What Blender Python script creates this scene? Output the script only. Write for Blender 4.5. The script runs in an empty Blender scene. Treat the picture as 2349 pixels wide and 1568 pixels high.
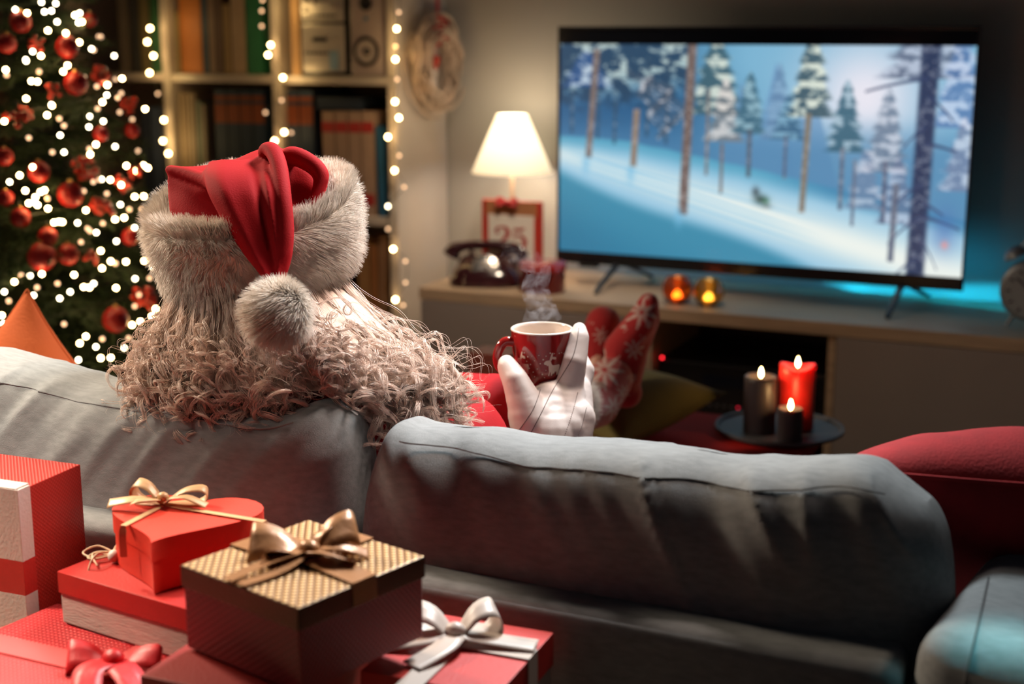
import bpy, bmesh, math, random
import numpy as np
from mathutils import Vector, Matrix, noise
from mathutils.bvhtree import BVHTree

random.seed(7); rng = np.random.default_rng(7)
S = bpy.context.scene
COL = S.collection
PI = math.pi

# ------------------------------------------------------------------ camera
CAM = np.array([0, 0, 1.25]); FP = 3262.0; CX, CY = 1174.5, 784.0
_p = math.atan(720 / FP); _y = math.radians(25)
FW = np.array([-math.sin(_y) * math.cos(_p), math.cos(_y) * math.cos(_p), -math.sin(_p)])
RT = np.array([math.cos(_y), math.sin(_y), 0]); UP = np.cross(RT, FW)
FH = np.array([-math.sin(_y), math.cos(_y), 0])
cam = bpy.data.cameras.new('camera'); camo = bpy.data.objects.new('camera', cam); COL.objects.link(camo)
cam.sensor_width = 36; cam.lens = 36 * FP / 2349; cam.clip_start = .05
camo.location = CAM
camo.rotation_euler = Matrix((RT, UP, -FW)).transposed().to_euler()
cam.dof.use_dof = True; cam.dof.focus_distance = 1.78; cam.dof.aperture_fstop = 3.2; cam.dof.aperture_blades = 0
S.camera = camo
# a point seen at pixel (u,v): at a depth, or on an axis plane
def ray(u, v): return FW + RT * (u - CX) / FP + UP * (CY - v) / FP
def at(u, v, d): return CAM + ray(u, v) * d
def onp(u, v, ax, val):
    r = ray(u, v); return CAM + r * ((val - CAM[ax]) / r[ax])
def zp(u, v, z): return onp(u, v, 2, z)

# ------------------------------------------------------------------ world, lights, exposure
S.view_settings.view_transform = 'Standard'; S.view_settings.look = 'None'
S.view_settings.exposure = 0.0; S.view_settings.gamma = 1.0; S.view_settings.use_curve_mapping = False
S.cycles.use_denoising = True; S.cycles.sample_clamp_indirect = 3.0; S.cycles.max_bounces = 6
S.cycles.transparent_max_bounces = 12; S.cycles.volume_bounces = 0; S.cycles.caustics_reflective = False; S.cycles.caustics_refractive = False
W = bpy.data.worlds.new('dim_room'); S.world = W; W.use_nodes = True
W.node_tree.nodes['Background'].inputs[0].default_value = (.30, .36, .50, 1)
W.node_tree.nodes['Background'].inputs[1].default_value = .026

def area(name, loc, target, size, power, col, size_y=None, spread=180):
    l = bpy.data.lights.new(name, 'AREA'); l.energy = power; l.color = col; l.size = size
    if size_y: l.shape = 'RECTANGLE'; l.size_y = size_y
    l.spread = math.radians(spread)
    o = bpy.data.objects.new(name, l); COL.objects.link(o); o.location = loc
    o.rotation_euler = (Vector(target) - Vector(loc)).to_track_quat('-Z', 'Y').to_euler(); return o
def spot(name, loc, target, power, col, deg, blend=.3, radius=.02):
    l = bpy.data.lights.new(name, 'SPOT'); l.energy = power; l.color = col; l.spot_size = math.radians(deg); l.spot_blend = blend
    l.shadow_soft_size = radius
    o = bpy.data.objects.new(name, l); COL.objects.link(o); o.location = loc
    o.rotation_euler = (Vector(target) - Vector(loc)).to_track_quat('-Z', 'Y').to_euler(); return o
# warm ceiling spot over the left of the sofa, added rosy key for the hair, teal night light from a window on the right
area('warm_ceiling_light', (-2.35, 1.60, 1.75), (-1.05, 1.35, .85), .22, 17, (1, .80, .60), spread=120)
area('rosy_hair_key', (-.50, 2.15, 2.1), (-.92, 1.5, .85), .28, 5.2, (1, .80, .70), spread=62)  # soft key added for the right side of hair and brim
area('overhead_light', (-.75, 2.45, 2.1), (-.75, 1.45, .85), .30, 8.0, (.84, .95, 1.0), spread=70)  # added soft light for hair and cushion tops, no fixture behind it
area('left_cushion_fill', (-2.00, .95, 1.62), (-1.50, 1.31, .77), .14, 1.7, (1, .86, .70), spread=34)  # unseen fill added to brighten the left back cushion
area('console_spot', (-1.15, 2.75, 2.3), (-1.62, 3.62, .65), .25, 1.7, (1, .82, .62), spread=45)  # added from above to lift the calendar, telephone and console top
area('back_room_light', (-1.7, -.2, 2.1), (-1.0, 1.4, .8), .6, .15, (1, .74, .56))
area('gift_side_fill', (-2.05, .80, 1.90), (-1.13, 1.00, .62), .20, 1.3, (1, .80, .62), spread=24)  # added fill, aimed at the left faces of the gift boxes
area('hat_back_fill', (-2.05, .45, 1.95), (-1.15, 1.42, .93), .15, .14, (1, .84, .68), spread=17)  # narrow beam added to lift the back of the fur brim
area('tv_back_light', (-1.02, 3.80, .66), (-1.02, 3.92, .60), 1.25, .55, (.010, .33, .60), size_y=.03, spread=150)
area('night_window_light', (.45, 3.84, .75), (-.9, 3.95, .50), .12, .7, (.01, .38, .66), spread=70)
for u_, w_ in ((1942, .03), (2002, .05), (2128, .07), (2258, .06)):   # night light through window bars, grazing the wall
    p_ = onp(u_, 675, 1, 3.92); area('window_gap_light', tuple(p_ + np.array([1.05, -.30, .06])), tuple(p_), w_ * .7, .06, (.01, .50, .80), size_y=.05, spread=2)
p_ = zp(2262, 1500, .70); area('window_gap_light', tuple(p_ + np.array([.45, .35, 1.5])), tuple(p_), .07, .04, (.20, .75, .85), size_y=.10, spread=3)

# ------------------------------------------------------------------ materials
MATS = {}
def mat(name, col, rough=.6, metal=0, bump=0, bscale=60, var=0, vscale=8, emit=0, ecol=None, sheen=0, coat=0, trans=0, sub=0, spec=.5, stretch=(1, 1, 1), alpha=1, weave=0):
    if name in MATS: return MATS[name]
    m = bpy.data.materials.new(name); m.use_nodes = True; nt = m.node_tree; N, L = nt.nodes, nt.links
    b = N['Principled BSDF']; I = b.inputs
    I['Base Color'].default_value = (*col, 1); I['Roughness'].default_value = rough; I['Metallic'].default_value = metal
    I['Sheen Weight'].default_value = sheen; I['Coat Weight'].default_value = coat; I['Transmission Weight'].default_value = trans
    I['Subsurface Weight'].default_value = sub; I['Subsurface Scale'].default_value = .02; I['Specular IOR Level'].default_value = spec
    I['Alpha'].default_value = alpha
    if emit: I['Emission Color'].default_value = (*(ecol or col), 1); I['Emission Strength'].default_value = emit
    tc = N.new('ShaderNodeTexCoord'); mp = N.new('ShaderNodeMapping'); L.new(tc.outputs['Object'], mp.inputs[0]); mp.inputs['Scale'].default_value = stretch
    if var:
        n = N.new('ShaderNodeTexNoise'); n.inputs['Scale'].default_value = vscale; n.inputs['Detail'].default_value = 5; L.new(mp.outputs[0], n.inputs[0])
        r = N.new('ShaderNodeMapRange'); L.new(n.outputs[0], r.inputs[0]); r.inputs[1].default_value = .3; r.inputs[2].default_value = .7; r.inputs[3].default_value = 1 - var; r.inputs[4].default_value = 1 + var
        h = N.new('ShaderNodeHueSaturation'); h.inputs['Color'].default_value = (*col, 1); L.new(r.outputs[0], h.inputs['Value']); L.new(h.outputs[0], I['Base Color'])
    if bump:
        n = N.new('ShaderNodeTexNoise'); n.inputs['Scale'].default_value = bscale; n.inputs['Detail'].default_value = 4; L.new(mp.outputs[0], n.inputs[0])
        out = n.outputs[0]
        if weave:
            a = []
            for ax in ('X', 'Z'):
                w = N.new('ShaderNodeTexWave'); w.wave_type = 'BANDS'; w.bands_direction = ax; w.inputs['Scale'].default_value = weave; w.inputs['Distortion'].default_value = 1.5; w.inputs['Detail'].default_value = 1; L.new(mp.outputs[0], w.inputs[0]); a.append(w)
            mm = N.new('ShaderNodeMath'); L.new(a[0].outputs[1], mm.inputs[0]); L.new(a[1].outputs[1], mm.inputs[1]); m2 = N.new('ShaderNodeMath'); L.new(mm.outputs[0], m2.inputs[0]); L.new(n.outputs[0], m2.inputs[1]); out = m2.outputs[0]
        bp = N.new('ShaderNodeBump'); bp.inputs['Strength'].default_value = bump; bp.inputs['Distance'].default_value = .002; L.new(out, bp.inputs['Height']); L.new(bp.outputs[0], I['Normal'])
    MATS[name] = m; return m
def dots_mat(name, c0, c1, k, metal=0, rough=.4, bump=.6, rot=0, mode='dot'):
    m = mat(name, c0, rough, metal); nt = m.node_tree; N, L = nt.nodes, nt.links; b = N['Principled BSDF']
    tc = N.new('ShaderNodeTexCoord'); mp = N.new('ShaderNodeMapping'); L.new(tc.outputs['Object'], mp.inputs[0]); mp.inputs['Rotation'].default_value = (0, 0, rot)
    sp = N.new('ShaderNodeSeparateXYZ'); L.new(mp.outputs[0], sp.inputs[0])
    def sn(s, kk):
        a = N.new('ShaderNodeMath'); a.operation = 'MULTIPLY'; L.new(s, a.inputs[0]); a.inputs[1].default_value = kk
        c = N.new('ShaderNodeMath'); c.operation = 'SINE'; L.new(a.outputs[0], c.inputs[0]); return c.outputs[0]
    if mode == 'dot': x, y = sn(sp.outputs[0], k), sn(sp.outputs[1], k)
    else:
        ad = N.new('ShaderNodeMath'); L.new(sp.outputs[0], ad.inputs[0]); L.new(sp.outputs[1], ad.inputs[1]); x, y = sn(ad.outputs[0], k), sn(sp.outputs[2], k)
    mu = N.new('ShaderNodeMath'); mu.operation = 'MULTIPLY'; L.new(x, mu.inputs[0]); L.new(y, mu.inputs[1])
    if mode == 'dot':
        for k_, o_ in ((0, x), (1, y)):
            h_ = N.new('ShaderNodeMath'); h_.operation = 'MULTIPLY_ADD'; L.new(o_, h_.inputs[0]); h_.inputs[1].default_value = .5; h_.inputs[2].default_value = .5; L.new(h_.outputs[0], mu.inputs[k_])
    r = N.new('ShaderNodeMapRange'); L.new(mu.outputs[0], r.inputs[0]); r.inputs[1].default_value = (.12 if mode == 'dot' else -.25); r.inputs[2].default_value = .55
    mx = N.new('ShaderNodeMix'); mx.data_type = 'RGBA'; L.new(r.outputs[0], mx.inputs[0]); mx.inputs[6].default_value = (*c0, 1); mx.inputs[7].default_value = (*c1, 1); L.new(mx.outputs[2], b.inputs['Base Color'])
    bp = N.new('ShaderNodeBump'); bp.inputs['Strength'].default_value = bump; bp.inputs['Distance'].default_value = .0012; L.new(r.outputs[0], bp.inputs['Height']); L.new(bp.outputs[0], b.inputs['Normal'])
    return m
def attr_mat(name, rough=.7, emit=0, sheen=0):
    m = mat(name, (1, 1, 1), rough, sheen=sheen); nt = m.node_tree; a = nt.nodes.new('ShaderNodeVertexColor'); a.layer_name = 'paint'; b = nt.nodes['Principled BSDF']
    if emit:
        b.inputs['Base Color'].default_value = (.01, .01, .012, 1); nt.links.new(a.outputs[0], b.inputs['Emission Color']); b.inputs['Emission Strength'].default_value = emit
    else: nt.links.new(a.outputs[0], b.inputs['Base Color'])
    return m
def trans_mat(name, col, t=.5, rough=.6, emit=0, ecol=(1, 1, 1)):
    m = mat(name, col, rough); nt = m.node_tree; N, L = nt.nodes, nt.links; b = N['Principled BSDF']; o = N['Material Output']
    tr = N.new('ShaderNodeBsdfTranslucent'); tr.inputs[0].default_value = (*col, 1); mx = N.new('ShaderNodeMixShader'); mx.inputs[0].default_value = t
    L.new(b.outputs[0], mx.inputs[1]); L.new(tr.outputs[0], mx.inputs[2]); L.new(mx.outputs[0], o.inputs[0])
    if emit: b.inputs['Emission Color'].default_value = (*ecol, 1); b.inputs['Emission Strength'].default_value = emit
    return m
def srgb(r, g, b): return tuple(((c / 255) / 12.92 if c <= 10 else ((c / 255 + .055) / 1.055) ** 2.4) for c in (r, g, b))

# ------------------------------------------------------------------ geometry helpers (world coordinates)
class Geo:
    def __init__(s): s.v = []; s.f = []; s.n = 0
    def add(s, v, f):
        s.v.append(np.asarray(v, float)); s.f += [tuple(i + s.n for i in q) for q in f]; s.n += len(v); return s
def box(c, size, rz=0, bev=.003, R=None):
    """box with chamfered edges: c = centre"""
    bm = bmesh.new(); bmesh.ops.create_cube(bm, size=1)
    bmesh.ops.scale(bm, vec=size, verts=bm.verts)
    if bev: bmesh.ops.bevel(bm, geom=bm.edges[:], offset=min(bev, min(size) * .3), segments=2, affect='EDGES', profile=.6)
    v = np.array([x.co[:] for x in bm.verts]); f = [[x.index for x in q.verts] for q in bm.faces]; bm.free()
    if R is None: R = rotz(rz)
    return v @ np.array(R).T + np.array(c), f
def rotz(a): return np.array([[math.cos(a), -math.sin(a), 0], [math.sin(a), math.cos(a), 0], [0, 0, 1]])
def rotx(a): return np.array([[1, 0, 0], [0, math.cos(a), -math.sin(a)], [0, math.sin(a), math.cos(a)]])
def roty(a): return np.array([[math.cos(a), 0, math.sin(a)], [0, 1, 0], [-math.sin(a), 0, math.cos(a)]])
def lathe(prof, c, n=32, R=None, closed=False):
    v = []; f = []; m = len(prof)
    for r, z in prof:
        for k in range(n): a = 2 * PI * k / n; v.append((r * math.cos(a), r * math.sin(a), z))
    for i in range(m - 1 + (1 if closed else 0)):
        for k in range(n):
            j = (i + 1) % m; f.append((i * n + k, i * n + (k + 1) % n, j * n + (k + 1) % n, j * n + k))
    if not closed: f.append(tuple(range(n - 1, -1, -1))); f.append(tuple((m - 1) * n + k for k in range(n)))
    v = np.array(v)
    if R is not None: v = v @ np.array(R).T
    return v + np.array(c), f
def frames(P):
    P = np.asarray(P, float); T = np.gradient(P, axis=0); T /= np.linalg.norm(T, axis=1)[:, None] + 1e-9
    ref = np.array([0, 0, 1.]) if abs(T[0][2]) < .9 else np.array([1., 0, 0]); n = np.cross(T[0], ref); n /= np.linalg.norm(n); A = []
    for t in T: n = n - t * (n @ t); n /= np.linalg.norm(n) + 1e-9; A.append(n.copy())
    A = np.array(A); return T, A, np.cross(T, A)
def tube(P, r, n=8, caps=True, flat=1.0):
    P = np.asarray(P, float); r = np.broadcast_to(np.asarray(r, float), (len(P),)); T, A, B = frames(P); v = []; f = []
    for i in range(len(P)):
        for k in range(n): a = 2 * PI * k / n; v.append(P[i] + r[i] * (math.cos(a) * A[i] + flat * math.sin(a) * B[i]))
    for i in range(len(P) - 1):
        for k in range(n): f.append((i * n + k, i * n + (k + 1) % n, (i + 1) * n + (k + 1) % n, (i + 1) * n + k))
    if caps: f.append(tuple(range(n - 1, -1, -1))); f.append(tuple((len(P) - 1) * n + k for k in range(n)))
    return np.array(v), f
def sphere(c, r, n=12, sc=(1, 1, 1), R=None):
    m = max(6, n // 2 + 1); pr = [(max(1e-5, math.sin(PI * i / m)), -math.cos(PI * i / m)) for i in range(m + 1)]
    v, f = lathe(pr, (0, 0, 0), n); v = v * r * np.array(sc)
    if R is not None: v = v @ np.array(R).T
    return v + np.array(c), f
def prism(poly, z0, z1, R=None, c=(0, 0, 0)):
    n = len(poly); v = [(x, y, z0) for x, y in poly] + [(x, y, z1) for x, y in poly]
    f = [tuple(range(n - 1, -1, -1)), tuple(range(n, 2 * n))] + [(i, (i + 1) % n, n + (i + 1) % n, n + i) for i in range(n)]
    v = np.array(v, float)
    if R is not None: v = v @ np.array(R).T
    return v + np.array(c), f
def strip(P, D, w, lift=None):
    """ribbon along P, D = unit width directions, w widths"""
    P = np.asarray(P, float); D = np.asarray(D, float); w = np.broadcast_to(w, (len(P),)); v = []
    for i in range(len(P)):
        for k in (-1, -.33, .33, 1): v.append(P[i] + D[i] * w[i] * .5 * k)
    f = [(i * 4 + k, i * 4 + k + 1, i * 4 + k + 5, i * 4 + k + 4) for i in range(len(P) - 1) for k in range(3)]
    return np.array(v), f
def smooth_path(pts, n=24):
    pts = np.asarray(pts, float); m = len(pts); out = []
    for t in np.linspace(0, m - 1 - 1e-6, n):
        i = int(t); u = t - i; p0, p1, p2, p3 = pts[max(i - 1, 0)], pts[i], pts[i + 1], pts[min(i + 2, m - 1)]
        out.append(.5 * ((2 * p1) + (-p0 + p2) * u + (2 * p0 - 5 * p1 + 4 * p2 - p3) * u * u + (-p0 + 3 * p1 - 3 * p2 + p3) * u ** 3))
    return np.array(out)

def fastmesh(name, V, F, smooth=True):
    """V (n,3) float, F (m,k) int array -> mesh"""
    me = bpy.data.meshes.new(name); V = np.ascontiguousarray(V, np.float32); F = np.ascontiguousarray(F, np.int32); k = F.shape[1]
    me.vertices.add(len(V)); me.vertices.foreach_set('co', V.ravel()); me.loops.add(F.size); me.loops.foreach_set('vertex_index', F.ravel())
    me.polygons.add(len(F)); me.polygons.foreach_set('loop_start', np.arange(0, F.size, k, dtype=np.int32)); me.polygons.foreach_set('loop_total', np.full(len(F), k, np.int32))
    if smooth: me.polygons.foreach_set('use_smooth', np.ones(len(F), bool))
    me.update(calc_edges=True); return me
ROOTS = {}
def wloc(p):
    return np.zeros(3) if p is None else np.array(ROOTS.get(p.name, (0, 0, 0)))
def link(name, me, m, parent=None, kind=None, label=None):
    o = bpy.data.objects.new(name, me); COL.objects.link(o)
    if m is not None: me.materials.clear(); me.materials.append(m)
    if parent is not None: o.parent = parent; ROOTS[o.name] = tuple(wloc(parent))
    if kind: o['kind'] = kind
    if label: o['label'] = label
    return o
def part(name, geo, m, parent=None, smooth=False, kind=None, label=None, solid=0, sub=0, angle=40):
    if isinstance(geo, tuple): geo = [geo]
    g = Geo()
    for v, f in geo: g.add(v, f)
    V = np.concatenate(g.v) - wloc(parent)
    me = bpy.data.meshes.new(name); me.from_pydata(V.tolist(), [], g.f); me.update()
    if smooth:
        for p in me.polygons: p.use_smooth = True
        if angle < 180:
            try: me.set_sharp_from_angle(angle=math.radians(angle))
            except Exception: pass
    o = link(name, me, m, parent, kind, label)
    if solid: md = o.modifiers.new('s', 'SOLIDIFY'); md.thickness = solid; md.offset = 0
    if sub: md = o.modifiers.new('u', 'SUBSURF'); md.levels = sub; md.render_levels = sub
    return o
def tag(o, label, cat, group=None):
    o['label'] = label; o['category'] = cat
    if group: o['group'] = group
    return o
def thing(name, label, cat, loc, group=None):
    o = bpy.data.objects.new(name, None); COL.objects.link(o); o.location = tuple(loc); o.empty_display_size = .05
    ROOTS[o.name] = tuple(loc); return tag(o, label, cat, group)
def struct(name, geo, m, **k):
    o = part(name, geo, m, **k); o['kind'] = 'structure'; return o
def copy_tree(o, parent=None, loc=None, rz=None, label=None):
    c = o.copy(); COL.objects.link(c)
    if parent is not None: c.parent = parent
    if loc is not None: c.location = tuple(loc); ROOTS[c.name] = tuple(loc)
    if rz is not None: c.rotation_euler = (0, 0, rz)
    if label: c['label'] = label
    for ch in [x for x in bpy.data.objects if x.parent == o]: copy_tree(ch, c)
    return c
def paint(me, cols):
    a = me.color_attributes.new('paint', 'FLOAT_COLOR', 'POINT'); c = np.ones((len(me.vertices), 4), np.float32); c[:, :3] = cols; a.data.foreach_set('color', c.ravel())
def caps_mesh(caps, voxel, it=6):
    """union of tapered capsules as one continuous surface"""
    g = Geo()
    for c in caps:
        p0, p1, r0, r1 = c[:4]; p0 = np.array(p0, float); p1 = np.array(p1, float); L = np.linalg.norm(p1 - p0); n = max(2, int(L / (min(r0, r1) * .35)) + 1)
        P = [p0 + (p1 - p0) * t for t in np.linspace(0, 1, n)]; rr = np.linspace(r0, r1, n)
        d = (p1 - p0) / (L + 1e-9)
        sc = c[4] if len(c) > 4 else None
        for p, r in zip(P, rr):
            if sc is None: g.add(*sphere(p, r, 16))
            else: g.add(*sphere(p, r, 16, sc[0], sc[1]))
    V = np.concatenate(g.v); me = bpy.data.meshes.new('tmp'); me.from_pydata(V.tolist(), [], g.f); me.update()
    o = bpy.data.objects.new('tmp', me); COL.objects.link(o)
    m = o.modifiers.new('r', 'REMESH'); m.mode = 'VOXEL'; m.voxel_size = voxel; m.use_smooth_shade = True
    s = o.modifiers.new('s', 'SMOOTH'); s.factor = .5; s.iterations = it
    dg = bpy.context.evaluated_depsgraph_get(); out = bpy.data.meshes.new_from_object(o.evaluated_get(dg)); bpy.data.objects.remove(o); bpy.data.meshes.remove(me)
    for p in out.polygons: p.use_smooth = True
    return out
def remesh_geo(geos, voxel, it=6, solid=.004):
    """one cloth surface out of closed pieces and sheets"""
    objs = []
    g = Geo()
    for v, f in geos: g.add(v, f)
    me = bpy.data.meshes.new('tmp'); me.from_pydata(np.concatenate(g.v).tolist(), [], g.f); me.update(); o = bpy.data.objects.new('tmp', me); COL.objects.link(o)
    if solid: sd = o.modifiers.new('d', 'SOLIDIFY'); sd.thickness = solid; sd.offset = 0
    m = o.modifiers.new('r', 'REMESH'); m.mode = 'VOXEL'; m.voxel_size = voxel; m.use_smooth_shade = True
    s_ = o.modifiers.new('s', 'SMOOTH'); s_.factor = .5; s_.iterations = it
    dg = bpy.context.evaluated_depsgraph_get(); out = bpy.data.meshes.new_from_object(o.evaluated_get(dg)); bpy.data.objects.remove(o); bpy.data.meshes.remove(me)
    for p in out.polygons: p.use_smooth = True
    return out
def verts_of(me): a = np.empty(len(me.vertices) * 3, np.float32); me.vertices.foreach_get('co', a); return a.reshape(-1, 3).astype(float)
def set_verts(me, V): me.vertices.foreach_set('co', np.ascontiguousarray(V, np.float32).ravel()); me.update()
def put(name, me, m, parent, **k):
    set_verts(me, verts_of(me) - wloc(parent)); return link(name, me, m, parent, **k)
def strands(P, R, n=3):
    """P (N,S,3) R (N,S) -> V,F"""
    N, Sg, _ = P.shape; T = np.gradient(P, axis=1); T /= np.linalg.norm(T, axis=2)[..., None] + 1e-9
    ref = rng.normal(size=(N, 1, 3)); A = np.cross(T, ref); A /= np.linalg.norm(A, axis=2)[..., None] + 1e-9; B = np.cross(T, A)
    an = np.arange(n) * 2 * PI / n
    V = P[:, :, None, :] + R[:, :, None, None] * (np.cos(an)[None, None, :, None] * A[:, :, None, :] + np.sin(an)[None, None, :, None] * B[:, :, None, :])
    idx = np.arange(N * Sg * n).reshape(N, Sg, n); nx = np.roll(idx, -1, axis=2)
    F = np.stack([idx[:, :-1], nx[:, :-1], nx[:, 1:], idx[:, 1:]], axis=-1).reshape(-1, 4)
    return V.reshape(-1, 3), F
def fur(V, Nn, length, comb, n_seg=4, r=.0006, jit=.35, clump=60, lift=1.0):
    """short strands rooted at V with normals Nn, combed along comb (3,) or (N,3)"""
    N = len(V); k = min(clump, N); cidx = rng.integers(0, N, k) if clump else None
    d = Nn * lift + comb
    cd = np.array([noise.noise_vector(Vector(p * 38)) for p in V]); d = d + cd * jit * 2.2 + rng.normal(size=(N, 3)) * jit * .35
    d /= np.linalg.norm(d, axis=1)[:, None]; L = length * rng.uniform(.6, 1.15, N); s = np.linspace(0, 1, n_seg)
    P = V[:, None, :] + (d * L[:, None])[:, None, :] * s[None, :, None] + (comb * L[:, None] if np.ndim(comb) > 1 else comb[None] * L[:, None])[:, None, :] * (s ** 2)[None, :, None] * .5
    R = np.broadcast_to((r * (1 - s * .85))[None, :], (N, n_seg)) * rng.uniform(.7, 1.3, (N, 1))
    return strands(P, R)
def pillow(w, h, t, p=4, q=.5, n=60, disp=None, corner=0.0, top_lift=None):
    """soft cushion: x width, z height, y thickness; returns verts (local), faces"""
    a = np.sin(np.linspace(-PI / 2, PI / 2, n)); m = max(16, int(n * min(1, h / w) + 1)); b = np.sin(np.linspace(-PI / 2, PI / 2, m)); Va = []; F = []
    for side in (-1, 1):
        for j in range(m):
            for i in range(n):
                x, z = a[i], b[j]
                T = max(0, (1 - abs(x) ** p)) ** q * max(0, (1 - abs(z) ** p)) ** q * t / 2
                k = 1 + corner * (abs(x) ** 3 * abs(z) ** 3) - .03 * (1 - abs(x) ** 2) * (abs(z) ** 3) * (corner > 0) - .03 * (1 - abs(z) ** 2) * (abs(x) ** 3) * (corner > 0)
                xx, zz = x * w / 2 * k, z * h / 2 * k
                y = side * T; vx = np.array([xx, y, zz])
                if disp is not None: vx = disp(x, z, side, vx)
                Va.append(vx)
        base = 0 if side < 0 else n * m
        for j in range(m - 1):
            for i in range(n - 1):
                q4 = (base + j * n + i, base + j * n + i + 1, base + (j + 1) * n + i + 1, base + (j + 1) * n + i); F.append(q4 if side < 0 else q4[::-1])
    Va = np.array(Va); idx = list(range(2 * n * m))
    for j in range(m):
        for i in range(n):
            if i in (0, n - 1) or j in (0, m - 1):
                k0, k1 = j * n + i, n * m + j * n + i; idx[k1] = k0; Va[k0] = (Va[k0] + Va[k1]) / 2
    F = [tuple(idx[i] for i in f) for f in F]; return Va, F

# ------------------------------------------------------------------ palette
M_wall = mat('painted_plaster', (.38, .37, .34), .85, bump=.15, bscale=180, var=.04, vscale=3)
M_floor = mat('oak_floor', (.20, .12, .07), .5, var=.25, vscale=6, stretch=(1, 8, 1))
M_white = mat('white_laminate', (.52, .46, .40), .45, var=.03)
M_cab = mat('greige_lacquer', (.30, .255, .235), .5, var=.02)
M_oak = mat('light_oak', (.46, .33, .22), .5, bump=.2, bscale=30, var=.18, vscale=7, stretch=(1, 9, 9))
M_sofa = mat('grey_upholstery', (.235, .245, .245), .9, bump=.35, bscale=1500, var=.14, vscale=160, sheen=0, stretch=(.35, 1, 1), weave=0)
M_red_fab = mat('red_cushion_fabric', (.36, .010, .014), .9, bump=.4, bscale=300, var=.12, vscale=40)
M_orange_fab = mat('orange_cushion_fabric', (.62, .12, .02), .85, bump=.3, bscale=250, var=.08, vscale=12)
M_olive = mat('olive_cushion_fabric', (.13, .11, .028), .9, bump=.3, bscale=250, var=.1, vscale=20)
M_black = mat('black_plastic', (.012, .012, .014), .35)
M_dark = mat('dark_metal', (.03, .03, .035), .4, metal=.6)
M_silver = mat('brushed_silver', (.55, .50, .46), .35, metal=.35)
M_redbox = mat('red_paper', (.50, .022, .016), .5, bump=.2, bscale=300, var=.05, vscale=60)
M_coralbox = mat('coral_red_paper', (.70, .045, .022), .5, bump=.15, bscale=300, var=.05, vscale=60)
M_linen = mat('white_linen_paper', (.60, .50, .44), .75, bump=.4, bscale=350, var=.08, vscale=120, stretch=(.3, .3, 2))
M_goldrib = mat('gold_satin', (.66, .40, .20), .42, metal=.05, bump=.3, bscale=90, var=.08, vscale=15)
M_brownrib = mat('bronze_satin', (.42, .20, .085), .36, metal=.15, bump=.5, bscale=70)
M_redrib = mat('red_satin', (.52, .012, .018), .48, metal=0, bump=.5, bscale=60)
M_whiterib = mat('white_satin', (.50, .43, .38), .4)
M_hair = trans_mat('white_curly_hair', (.98, .84, .75), .42, .30)
M_furm = trans_mat('white_faux_fur', (.95, .88, .80), .35, .7)
M_furbase = mat('fur_backing', (.86, .76, .66), .95)
M_hat = mat('red_felt', (.31, .0025, .006), .8, bump=.15, bscale=500, var=.04, spec=.15)
M_coat = mat('red_coat_cloth', (.33, .004, .008), .8, bump=.2, bscale=200, spec=.2)
M_skin = mat('skin', (.62, .33, .23), .5, sub=.1)
M_glove = mat('white_leather', (.56, .505, .48), .5, bump=.10, bscale=900)
M_seam = mat('glove_seam', (.12, .09, .085), .7)
M_bulb = mat('warm_bulb', (1, .8, .5), .4, emit=42, ecol=(1, .62, .25))
M_bulbd = mat('dim_warm_bulb', (1, .7, .4), .4, emit=2.0, ecol=(1, .60, .34))
M_bulbw = mat('cool_white_bulb', (1, .9, .7), .4, emit=15, ecol=(1, .84, .54))
M_wire = mat('green_wire', (.01, .02, .01), .5)
M_bauble = mat('red_glass_bauble', (.33, .006, .005), .5, coat=.05)
M_berry = mat('glossy_red_berry', (.50, .025, .010), .3, coat=.3)

# ------------------------------------------------------------------ room
WY = 3.92
struct('floor', box((-1.1, 1.6, -.02), (5.4, 5.6, .04), bev=0), M_floor)
struct('wall_back', box((-1.1, WY + .05, 1.3), (5.4, .1, 2.6), bev=0), M_wall)
struct('wall_left', box((-3.6, 1.6, 1.3), (.1, 4.6, 2.6), bev=0), M_wall)
struct('baseboard_back', box((-1.1, WY - .008, .05), (5.2, .016, .1)), M_white)

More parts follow.
